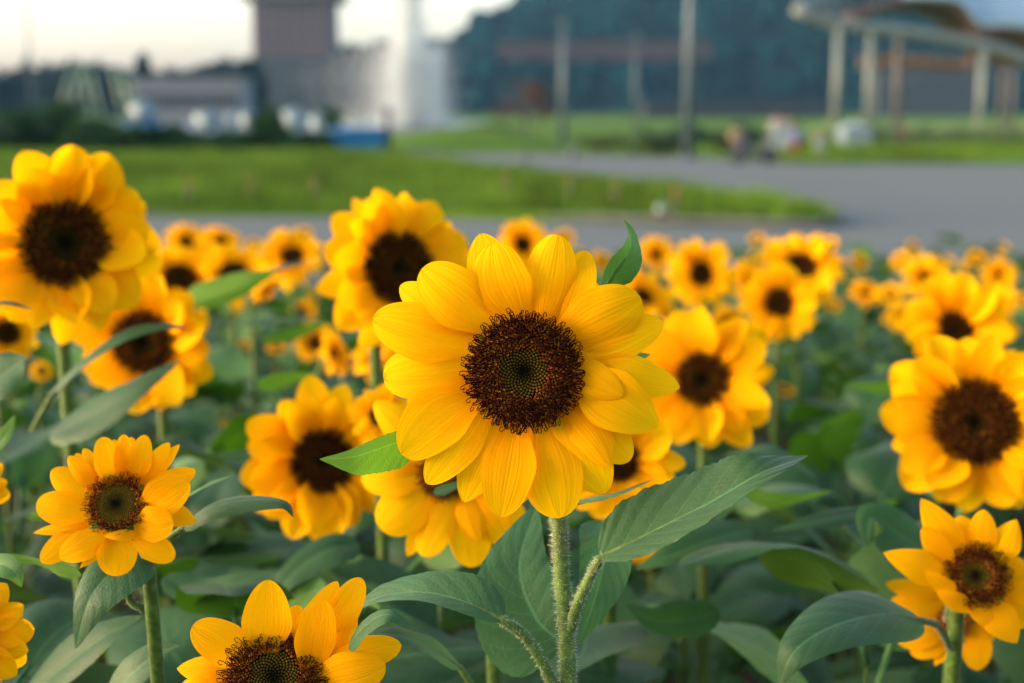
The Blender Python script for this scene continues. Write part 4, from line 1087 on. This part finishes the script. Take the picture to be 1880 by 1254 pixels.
hero_leaf(pl, [(252, 1008, .775), (215, 1040, .765), (165, 1100, .755), (138, 1192, .755)], (-.25, .40, .85), (-.3, .2, .9), w=(76, 56), fold=.22, droop=.25, nv=60, nu=18, teeth=.03, nt=20, seed=11, puck=.04, pet=[(266, 1120, .787), (236, 1094, .785)], pr=.002, hairs=150, label='drooping leaf hanging under the lower left bloom')
hero_leaf(pl, [(335, 968, .80), (380, 935, .79), (450, 918, .785), (520, 922, .78), (540, 950, .78)], (-.1, .75, .60), (.3, .7, .4), w=(28, 30), fold=.1, droop=.5, nv=50, nu=14, teeth=.03, seed=12, pet=[(275, 1050, .80), (300, 1000, .80)], pr=.002, hairs=150)
hero_leaf(pl, [(335, 915, .84), (385, 888, .84), (434, 870, .84)], (-.1, .9, .2), w=(10, 12), mat=MLY, fold=.2, seed=13, nv=24)
hero_leaf(pl, [(150, 1055, .80), (90, 1035, .80), (30, 1025, .81), (-30, 1050, .82)], (0, .8, -.5), w=(40, 34), mat=MLY, fold=.1, seed=14, nv=40, nu=12)
# --- traced bloom, bottom edge, in focus
B_TR = (4.087, 300, 1040)
C = P(503, 1245, .70); HEADS.append((503, 1235, 190, .70))
pl = thing('sunflower', Vector((C.x + .03, C.y + .12, .02)), 'sunflower in focus cut by the bottom edge, its upper petals fanned', 'sunflower')
Nd = facing(C, 4, 20)
bp_ = [(765, 640, 792, 103, 335, 1.2, dict(pw=3.2, sharp=.55, cup=.12)), (650, 690, 218, 450, 285, 1.0, dict(pw=4.2, sharp=.5)), (560, 790, 95, 765, 205, -.2, dict(sharp=.8)), (550, 880, 120, 900, 160, -.8), (1010, 620, 1305, 115, 210, -.2, dict(pw=3, sharp=.6)),
       (1160, 650, 1490, 85, 240, -.4, dict(pw=4, sharp=.52)), (1100, 760, 1190, 245, 265, 1.8, dict(pw=4, sharp=.5)), (1180, 720, 1782, 592, 235, -.2, dict(pw=4, sharp=.52)), (1150, 870, 1655, 745, 300, 1.2, dict(pw=4, sharp=.52)),
       (940, 620, 1010, 290, 200, -1.0), (1100, 1000, 1540, 1150, 270, .4), (930, 1120, 980, 1520, 280, .6), (700, 1080, 620, 1480, 270, .2), (560, 980, 180, 1220, 250, .6), (1050, 1080, 1320, 1400, 240, -.6), (1240, 700, 1420, 300, 220, -.9)]
traced_head(pl, C, 82 * .70 / FPX, bp_, B_TR, .70, Nd, lod=0, nf=700, split=.55, seed=14, pm_=MPW, nudge=1.1, hrs=1.3)
stem(pl, C, Nd, 82 * .70 / FPX, pl.location, hairs=0)
# --- traced bloom, lower right
R_TR = (3.354, 1600, 880)
C = P(1600 + 640 / 3.354, 880 + 600 / 3.354, .86); HEADS.append((1785, 1060, 150, .86))
pl = thing('sunflower', P(1755, 1254, .92) - Vector((0, -.06, P(1755, 1254, .92).z - .02)), 'sunflower with loose pointed twisting petals at the lower right corner', 'sunflower')
Nd = facing(C, 6, 14)
rp = [(550, 500, 312, 128, 215, .4, dict(sharp=.8, pw=2.6)), (480, 540, 318, 295, 150, 1.0, dict(sharp=.6)), (620, 450, 540, 225, 170, -.8), (670, 460, 690, 190, 165, .5, dict(sharp=.7)), (770, 500, 893, 248, 190, .3, dict(sharp=.85, pw=2.6)),
      (820, 620, 1010, 620, 160, -.2), (480, 600, 84, 457, 210, .8, dict(sharp=.85, pw=2.6)), (520, 720, 325, 560, 110, 2.0, dict(sharp=.8)), (600, 790, 408, 690, 110, 1.6, dict(sharp=.7)), (590, 740, 780, 940, 100, 1.6, dict(sharp=.8)),
      (720, 760, 893, 1003, 210, 2.0, dict(sharp=.85, pw=2.6)), (770, 740, 980, 900, 180, -.5), (810, 680, 1060, 720, 130, .5), (600, 480, 420, 250, 150, -.9), (560, 720, 400, 660, 140, .2), (830, 560, 960, 520, 140, -.9)]
traced_head(pl, C, 50 * .86 / FPX, rp, R_TR, .86, Nd, lod=0, nf=520, split=.52, seed=19, pm_=MPW, nudge=1.6, hrs=2.0)
mc = bez([C - Nd * .008, C - Nd * .03, P(1748, 1140, .90), P(1748, 1254, .905), Vector(pl.location)], 30); rad = [.0048] * 31
so_ = wobj('stem', tube(mc, rad, 12), MS, pl); wobj('stem_hairs', hairs_geo(mc[3:20], rad[3:20], 700, ln=.0022, seed=6), MHAIR, so_, kind='stuff')
hero_leaf(pl, [(1692, 1138, .86), (1620, 1128, .84), (1530, 1150, .82), (1460, 1195, .81), (1428, 1262, .815)], (-.15, .72, .65), (-.55, .5, .65), w=(66, 78), fold=.12, droop=.25, nv=64, nu=20, teeth=.02, nt=24, seed=16, puck=.035, pet=[(1745, 1190, .895), (1722, 1150, .88)], pr=.0022, hairs=100, label='broad smooth leaf curling down left of the lower right bloom')
# rear facing bloom behind it
C = P(1752, 1140, .95); HEADS.append((1740, 1150, 110, .95))
pl = thing('sunflower', Vector((C.x + .03, C.y + .05, .02)), 'sunflower seen from behind below the lower right bloom', 'sunflower')
bpp = [(450, 720, 92, 645, 115, .4), (450, 780, 120, 770, 170, -.3), (450, 880, 165, 1000, 180, .6), (460, 960, 245, 1075, 150, .2), (470, 1000, 388, 1145, 80, .1, dict(sharp=.8)), (560, 960, 545, 1060, 120, -.2), (640, 900, 650, 1178, 165, .6, dict(pw=4)), (650, 860, 735, 1010, 130, 0), (600, 760, 700, 600, 150, -.5), (500, 700, 400, 560, 150, -.5), (560, 700, 560, 520, 150, -.6)]
traced_head(pl, C, 30 * .95 / FPX, bpp, R_TR, .95, facing(C, 10, 10), lod=1, nf=200, seed=23, pm_=MPW)
stem(pl, C, facing(C, 0, 0), .011, pl.location)
# --- traced bloom behind the main one, lower left of it
S_TR = (3.689, 640, 720)
C = P(640 + 640 / 3.689, 720 + 555 / 3.689, .92); HEADS.append((815, 880, 160, .92))
pl = thing('sunflower', Vector((C.x + .045, C.y + .10, .02)), 'sunflower half hidden behind the lower left petals of the central bloom', 'sunflower')
Nd = facing(C, -8, -12)
sp_ = [(520, 560, 85, 590, 240, .4, dict(pw=4)), (540, 650, 215, 925, 300, 1.2, dict(pw=4, sharp=.5)), (610, 690, 395, 1115, 150, -.6, dict(sharp=.7)), (700, 720, 500, 1112, 215, .8, dict(pw=4, sharp=.5)), (800, 690, 890, 1005, 220, 1.0, dict(pw=4)), (790, 720, 850, 1188, 265, -.4, dict(pw=4, sharp=.5)),
       (830, 650, 1095, 1055, 200, -.9), (850, 620, 1200, 890, 200, -.4), (540, 490, 110, 400, 220, -.3), (560, 440, 180, 60, 220, .4), (640, 420, 420, 0, 200, -.2), (720, 430, 760, 50, 200, 0), (850, 520, 1250, 450, 220, -.4), (800, 460, 1100, 150, 220, 0)]
traced_head(pl, C, 42 * .92 / FPX, sp_, S_TR, .92, Nd, lod=1, nf=420, split=.3, seed=27, hrs=1.5)
stem(pl, C, facing(C, -60, 0), .015, pl.location, r0=.0055)
hero_leaf(pl, [(795, 905, .88), (830, 893, .88), (870, 885, .88)], (.1, .8, .5), w=(14, 18), seed=31, nv=20)

# --- out of focus blooms: px, py, radius px, disc ratio, depth, yaw, tilt, label
BL = [
 (118, 447, 180, .42, 1.12, 6, 6, 'huge blurred sunflower at the left edge, the biggest bloom there'),
 (728, 492, 152, .42, 1.25, 26, 4, 'tall blurred sunflower behind and left of the central bloom'),
 (264, 628, 138, .40, 1.36, -20, -8, 'blurred sunflower crossed by a thin pale leaf below the big left bloom'),
 (592, 846, 148, .38, 1.18, 6, -2, 'blurred sunflower left of the bright green leaf tip'),
 (1290, 697, 138, .335, 1.32, -4, 4, 'blurred sunflower just right of the central bloom'),
 (1790, 775, 168, .43, 1.15, 4, 0, 'large blurred sunflower at the right edge'),
 (1430, 556, 78, .34, 2.1, 2, 0, 'blurred sunflower in front of a twin bloom, right of centre'),
 (1468, 494, 80, .38, 2.6, 0, 34, 'blurred sunflower facing up behind its twin, right of centre'),
 (1287, 503, 66, .33, 2.6, 4, 4, 'small blurred sunflower above the one right of the central bloom'),
 (1752, 606, 108, .30, 1.7, 14, 10, 'blurred sunflower just above the large right edge one'),
 (1136, 845, 118, .30, 1.05, 10, -10, 'sunflower mostly hidden behind the right lower petals of the central bloom'),
 (1188, 985, 62, .35, 1.5, -20, 30, 'orange bloom peeping out beneath the big serrated leaf'),
 (430, 506, 78, .36, 2.3, 4, 42, 'blurred sunflower tilted up above the bright green leaf, left of centre'),
 (536, 472, 64, .32, 2.7, -4, 36, 'blurred sunflower whose disc is crossed by a leaf tip, left of the tall one'),
 (330, 512, 82, .38, 2.3, 4, 44, 'blurred sunflower tilted up just right of the big left bloom'),
 (342, 446, 44, .34, 3.6, 0, 46, 'small blurred bloom at the field rim right of the big left sunflower'),
 (404, 446, 38, .34, 4.0, 6, 40, 'small blurred bloom at the field rim, second from the left'),
 (487, 530, 36, .30, 2.0, 50, -50, 'drooping yellow bloom beside the bright green leaf tip'),
 (960, 450, 52, .34, 3.0, 0, 20, 'small bloom peeping over the top petals of the central bloom'),
 (1036, 438, 24, .34, 4.6, 0, 20, 'tiny bloom right behind the top of the central bloom'),
 (1180, 545, 66, .28, 2.2, 40, 40, 'yellow bloom mass directly right of the central bloom'),
 (1205, 470, 42, .3, 3.4, 20, 40, 'small bloom below the curled top leaf, on its right'),
 (612, 650, 44, .30, 1.9, 62, 10, 'narrow side view bloom under the tall blurred sunflower'),
 (690, 655, 50, .30, 1.8, -40, 30, 'bloom partly hidden behind the tip of the tall blurred sunflower'),
 (12, 612, 60, .40, 1.6, 20, 10, 'dark centred bloom behind the big left sunflower at the frame edge'),
 (698, 765, 64, .30, 1.12, 0, 30, 'bloom mostly hidden behind the central one, above the bright leaf'),
 (1440, 716, 30, .30, 2.6, 30, 60, 'tiny pair like orange bloom right of the blurred right centre sunflower'),
 (1576, 482, 26, .30, 4.4, 30, 20, 'small bloom in the far rows left of the green shoots'),
 (1700, 508, 46, .24, 3.6, 0, 14, 'small dark eyed bloom above the upper right sunflower'),
 (1655, 478, 32, .24, 4.4, -20, 20, 'small bloom left above the dark eyed one in the right rows'),
 (1792, 474, 32, .24, 4.4, 10, 40, 'small bloom at the far rim near the right edge'),
 (1834, 506, 34, .26, 3.8, 0, 6, 'small dark eyed bloom near the right edge of the far rows'),
 (1590, 540, 36, .26, 3.4, 20, 50, 'small orange bloom in the leaves right of the twin blooms'),
 (1636, 584, 28, .26, 3.4, -30, 50, 'tiny orange bloom low in the leaves right of the twin blooms'),
 (1830, 560, 44, .26, 2.7, -30, 30, 'orange bloom tucked behind the upper right sunflower'),
 (1376, 520, 48, .26, 2.9, 40, 30, 'yellow bloom between the twin blooms and the small one left of them'),
 (1530, 560, 26, .26, 3.2, 20, 30, 'tiny bloom right below the twin blooms'),
 (415, 780, 20, .3, 2.6, 20, 60, 'tiny orange bloom low in the leaves left of centre'),
 (76, 682, 30, .3, 2.0, 10, 30, 'small orange bloom behind the stem of the big left sunflower'),
 (508, 640, 30, .3, 2.4, 10, 60, 'small bloom half hidden under the blurred leaf left of centre'),
 (448, 632, 22, .3, 2.8, 10, 60, 'tiny bloom by a pale stem under the blurred leaf left of centre'),
 (-62, 1172, 116, .38, .76, 10, 0, 'sunflower cut by the left edge near the bottom, petals only'),
 (-72, 905, 86, .38, .86, 10, 0, 'sunflower cut by the left edge, two petal tips showing'),
 (1880, 550, 20, .3, 3.4, 0, 30, 'tiny bloom at the right frame edge'),
 (560, 430, 22, .3, 5.0, 0, 40, 'tiny bloom at the far rim above the leaf crossed one'),
 (465, 450, 22, .3, 4.6, 0, 40, 'tiny bloom at the far rim left of the leaf crossed one'),
 (1390, 440, 22, .3, 5.0, 0, 40, 'tiny bloom at the far rim left above the twin blooms'),
]
for (x, y, R_, k, dd, *_) in BL: HEADS.append((x, y, R_ * .96, dd))
for n, (x, y, R_, k, dd, yaw, tilt, lb) in enumerate(BL):
    C = P(x, y, dd); N = facing(C, yaw, tilt); R = R_ * dd / FPX
    pl = plant(C, lb, dx=-N.x * .05 + .01 * sin(n * 2.1), dy=.05)
    lod = 1 if R_ >= 33 else 2
    generic_head(pl, C, N, R * (1 / .98), k, seed=n + 1, lod=lod, cone=(14 if n % 3 else 22), wid=.46 if R_ > 90 else .42, npet=(14, 14) if k > .36 else (13, 12))
    c = stem(pl, C, N, R * k, pl.location, r0=.0065 if R_ > 60 else .005, r1=.0045 if R > .04 else .003)
    z = C.z
    add_leaves(pl, c, .18, z - .10 - R * .5, 9, 100 + n, size=(.11, .17))

# --- specially placed leaves on blurred plants
pls = [o for o in COL.objects if o.get('category') == 'sunflower']
def byl(s): return next(o for o in pls if s in o['label'])
big = byl('huge blurred'); mid = byl('crossed by a thin'); lf = byl('left of the bright green leaf tip'); rt = byl('large blurred sunflower at the right'); t2 = byl('tilted up above the bright')
hero_leaf(mid, [(95, 722, 1.12), (150, 670, 1.11), (230, 618, 1.10), (300, 600, 1.10), (345, 604, 1.10)], (-.25, .80, .55), w=(30, 20), fold=.2, seed=41, pet=[(60, 790, 1.15)], label='thin pale leaf crossing the bloom')
hero_leaf(mid, [(90, 800, 1.16), (170, 765, 1.14), (250, 715, 1.13), (330, 662, 1.13)], (-.35, .6, .75), w=(52, 46), fold=.15, seed=42, nv=40)
hero_leaf(big, [(-30, 560, .95), (10, 556, .95), (62, 568, .95)], (0, .9, .3), w=(14, 14), seed=43, nv=24)
hero_leaf(big, [(-60, 740, .95), (-10, 700, .95), (30, 670, .95), (48, 655, .95)], (-.3, .5, .8), w=(60, 60), seed=44, nv=30)
hero_leaf(big, [(-20, 830, .9), (10, 800, .9), (28, 762, .9)], (.3, .5, .7), w=(20, 14), seed=45, nv=24, mat=MLY)
hero_leaf(t2, [(340, 560, 1.5), (400, 545, 1.48), (460, 520, 1.46), (510, 496, 1.46)], (-.1, .5, -.85), w=(24, 36), mat=MLY, seed=46, nv=30, droop=0)
hero_leaf(t2, [(490, 500, 1.46), (540, 485, 1.5), (596, 480, 1.5)], (0, .9, .3), w=(12, 12), seed=47, nv=24)
hero_leaf(t2, [(385, 618, 1.45), (440, 595, 1.42), (520, 588, 1.40), (606, 592, 1.38)], (.05, .9, .35), w=(26, 20), seed=48, nv=36)
hero_leaf(t2, [(480, 625, 1.42), (540, 612, 1.42), (610, 590, 1.42)], (.05, .55, -.8), w=(16, 14), mat=MLY, seed=49, nv=24)
hero_leaf(lf, [(480, 715, 1.3), (530, 695, 1.28), (590, 690, 1.28)], (-.1, .7, -.5), w=(28, 28), mat=MLY, seed=50, nv=24)
hero_leaf(rt, [(1700, 1010, 1.0), (1650, 980, 1.0), (1600, 950, 1.0), (1590, 1005, .99)], (-.1, .6, .7), w=(60, 50), seed=51, nv=40)
hero_leaf(rt, [(1625, 935, 1.05), (1550, 945, 1.03), (1480, 960, 1.02), (1412, 975, 1.02)], (0, .85, .5), w=(30, 24), seed=52, nv=40)
hero_leaf(rt, [(1665, 712, 1.3), (1610, 712, 1.3), (1548, 706, 1.3)], (0, .6, -.6), w=(20, 18), mat=MLY, seed=53, nv=24)
hero_leaf(lf, [(660, 1000, 1.05), (600, 1010, 1.04), (530, 1060, 1.03), (490, 1120, 1.02)], (-.3, .7, .6), w=(55, 45), seed=54, nv=40)
hero_leaf(lf, [(300, 1060, 1.0), (360, 1080, .99), (430, 1070, .98), (520, 1045, .98)], (0, .8, .5), w=(36, 40), seed=55, nv=40)
rc = byl('just right of the central')
hero_leaf(rc, [(1380, 970, 1.02), (1310, 990, 1.0), (1230, 1020, .99), (1166, 1045, .99)], (0, .75, .6), w=(40, 46), seed=56, nv=44)
hero_leaf(rc, [(1370, 905, 1.05), (1440, 920, 1.05), (1530, 900, 1.05)], (0, .7, -.4), w=(40, 36), seed=57, nv=30, mat=MLY)
hero_leaf(rc, [(1330, 835, 1.15), (1400, 825, 1.13), (1460, 850, 1.12), (1500, 880, 1.12)], (.2, .85, .4), w=(26, 26), seed=58, nv=30)
hero_leaf(rc, [(1320, 1120, 1.0), (1260, 1140, .99), (1200, 1140, .98), (1150, 1110, .98)], (0, .6, .8), w=(38, 46), seed=59, nv=40)
ed = byl('petals only')
hero_leaf(ed, [(-30, 1050, .72), (0, 1035, .715), (28, 1050, .71), (40, 1078, .712)], (.2, .6, .7), w=(26, 34), mat=MLY, seed=60, nv=40, nu=14, teeth=.05, nt=14, label='bright green curled leaf tip at the left edge')
hero_leaf(ed, [(40, 1290, .90), (110, 1230, .89), (190, 1170, .88), (262, 1130, .88)], (-.4, .7, .6), w=(70, 60), seed=61, nv=44)
hero_leaf(ed, [(190, 1300, .82), (240, 1240, .81), (290, 1200, .81), (330, 1185, .81)], (-.2, .7, .7), w=(46, 40), seed=62, nv=40)
bt = byl('cut by the bottom edge')
hero_leaf(bt, [(640, 1190, .70), (670, 1150, .695), (715, 1128, .69), (764, 1160, .69)], (-.2, .8, .55), w=(20, 34), seed=63, nv=44, nu=14, teeth=.03)
hero_leaf(bt, [(845, 1225, .82), (790, 1190, .81), (720, 1165, .80), (640, 1180, .80)], (-.1, .8, .4), w=(34, 40), seed=64, nv=40, pet=[(880, 1280, .82)])

# --- the rest of the field
r = random.Random(77)
nf = 0
spots = []
y = 1.02
while y < 7.0:
    half = .36 * y * 1.22 + .25
    sp = .22 + .02 * y
    x = -half + r.uniform(0, sp)
    while x < half:
        spots.append((x + r.uniform(-.07, .07), y + r.uniform(-.07, .07))); x += sp
    y += .25
for n, (x, y) in enumerate(spots):
    g0 = Vector((x, y, .02))
    dd = (Vector((x, y, .8)) - CAM).dot(FW)
    topz = CAM.z - (canopy(dd) - 200) / FPX * dd * .98 - r.uniform(.0, .10) - .03
    pp = proj(Vector((x, y, topz)))
    bloom = dd > 2.4 and r.random() < (.20 if dd < 3.4 else .30)
    if any(dd < hd and (pp[0] - hx) ** 2 + (pp[1] - hy) ** 2 < (hr * 1.1) ** 2 for hx, hy, hr, hd in HEADS): topz -= .12; bloom = False
    if bloom: topz = min(topz, .80)
    # the field stops along a line that recedes to the left
    zone = 'left of the central bloom' if pp[0] < 640 else 'right of the central bloom' if pp[0] > 1260 else 'behind the central bloom'
    if bloom: lb, gp = ('small far sunflower in bloom, ' if dd > 4 else 'mid distance small sunflower in bloom, ') + zone, ('small blooms in the far rows ' if dd > 4 else 'small blooms in the middle rows ') + zone
    elif dd < 1.9: lb, gp = 'leafy bloomless sunflower plant among the nearest stems, ' + zone, 'leafy plants among the nearest stems ' + zone
    elif dd < 3.6: lb, gp = 'sunflower plant with closed green bud in the middle rows, ' + zone, 'budding plants in the middle rows ' + zone
    else: lb, gp = 'sunflower plant with closed green bud in the farthest rows, ' + zone, 'budding plants in the farthest rows ' + zone
    pl = thing('sunflower' if bloom else 'leafy_sunflower', g0, lb, 'sunflower' if bloom else 'plant', gp)
    top = Vector((x + r.uniform(-.03, .03), y + r.uniform(-.03, .03), topz))
    c = bez([top, top.lerp(g0, .3) + Vector((r.uniform(-.012, .012), 0, 0)), top.lerp(g0, .7), g0], 12)
    wobj('stem', tube(c, [.0012 + .0004 * i if i < 3 else .0026 + .0003 * i for i in range(13)], 6), MS, pl)
    if bloom:
        N = facing(top, r.uniform(-35, 35), r.uniform(0, 50)); generic_head(pl, top + Vector((0, 0, .02)), N, r.uniform(.035, .055), .34, seed=500 + n, lod=2)
    elif dd > 1.9:
        s = r.uniform(.008, .014)
        link('bud', BUD, pl, Matrix.Translation(top - g0 + Vector((0, 0, s * .6))) @ Matrix.Rotation(r.uniform(-.5, .5), 4, 'X') @ Matrix.Scale(s, 4))
    add_leaves(pl, c, .30 if dd < 1.8 else .2, topz - .02, 10 if dd < 4 else 9, 2000 + n, size=(.11, .19) if dd < 3 else (.11, .16))

# fallen bits and clods on the soil
V, F = [], []
for s in range(900):
    yy = r.uniform(.5, 4.5); xx = r.uniform(-.6 - yy * .45, .6 + yy * .45); R_ = r.uniform(.006, .022)
    vv, ff = blob(Vector((xx, yy, .03)), R_, s, 5, 3, sq=.7); b = len(V); V += vv; F += [tuple(q + b for q in f) for f in ff]
wobj('soil_clods', (V, F), MSOIL, None, kind='stuff', smooth=False)

# ------------------------------------------------------------------ haze
HAZE = 0.00021
if HAZE:
    m, nt = new_mat('haze'); b_ = NB(nt)
    v = b_.n('ShaderNodeVolumePrincipled', i={'Color': (.28, .66, 1.0, 1), 'Density': HAZE, 'Anisotropy': 0.0})
    nt.links.new(v.outputs[0], b_.n('ShaderNodeOutputMaterial').inputs['Volume'])
    wobj('haze', box((0, 800, 45), (3100, 2100, 96)), m, None, kind='stuff', smooth=False)
print('objects', len(bpy.data.objects))
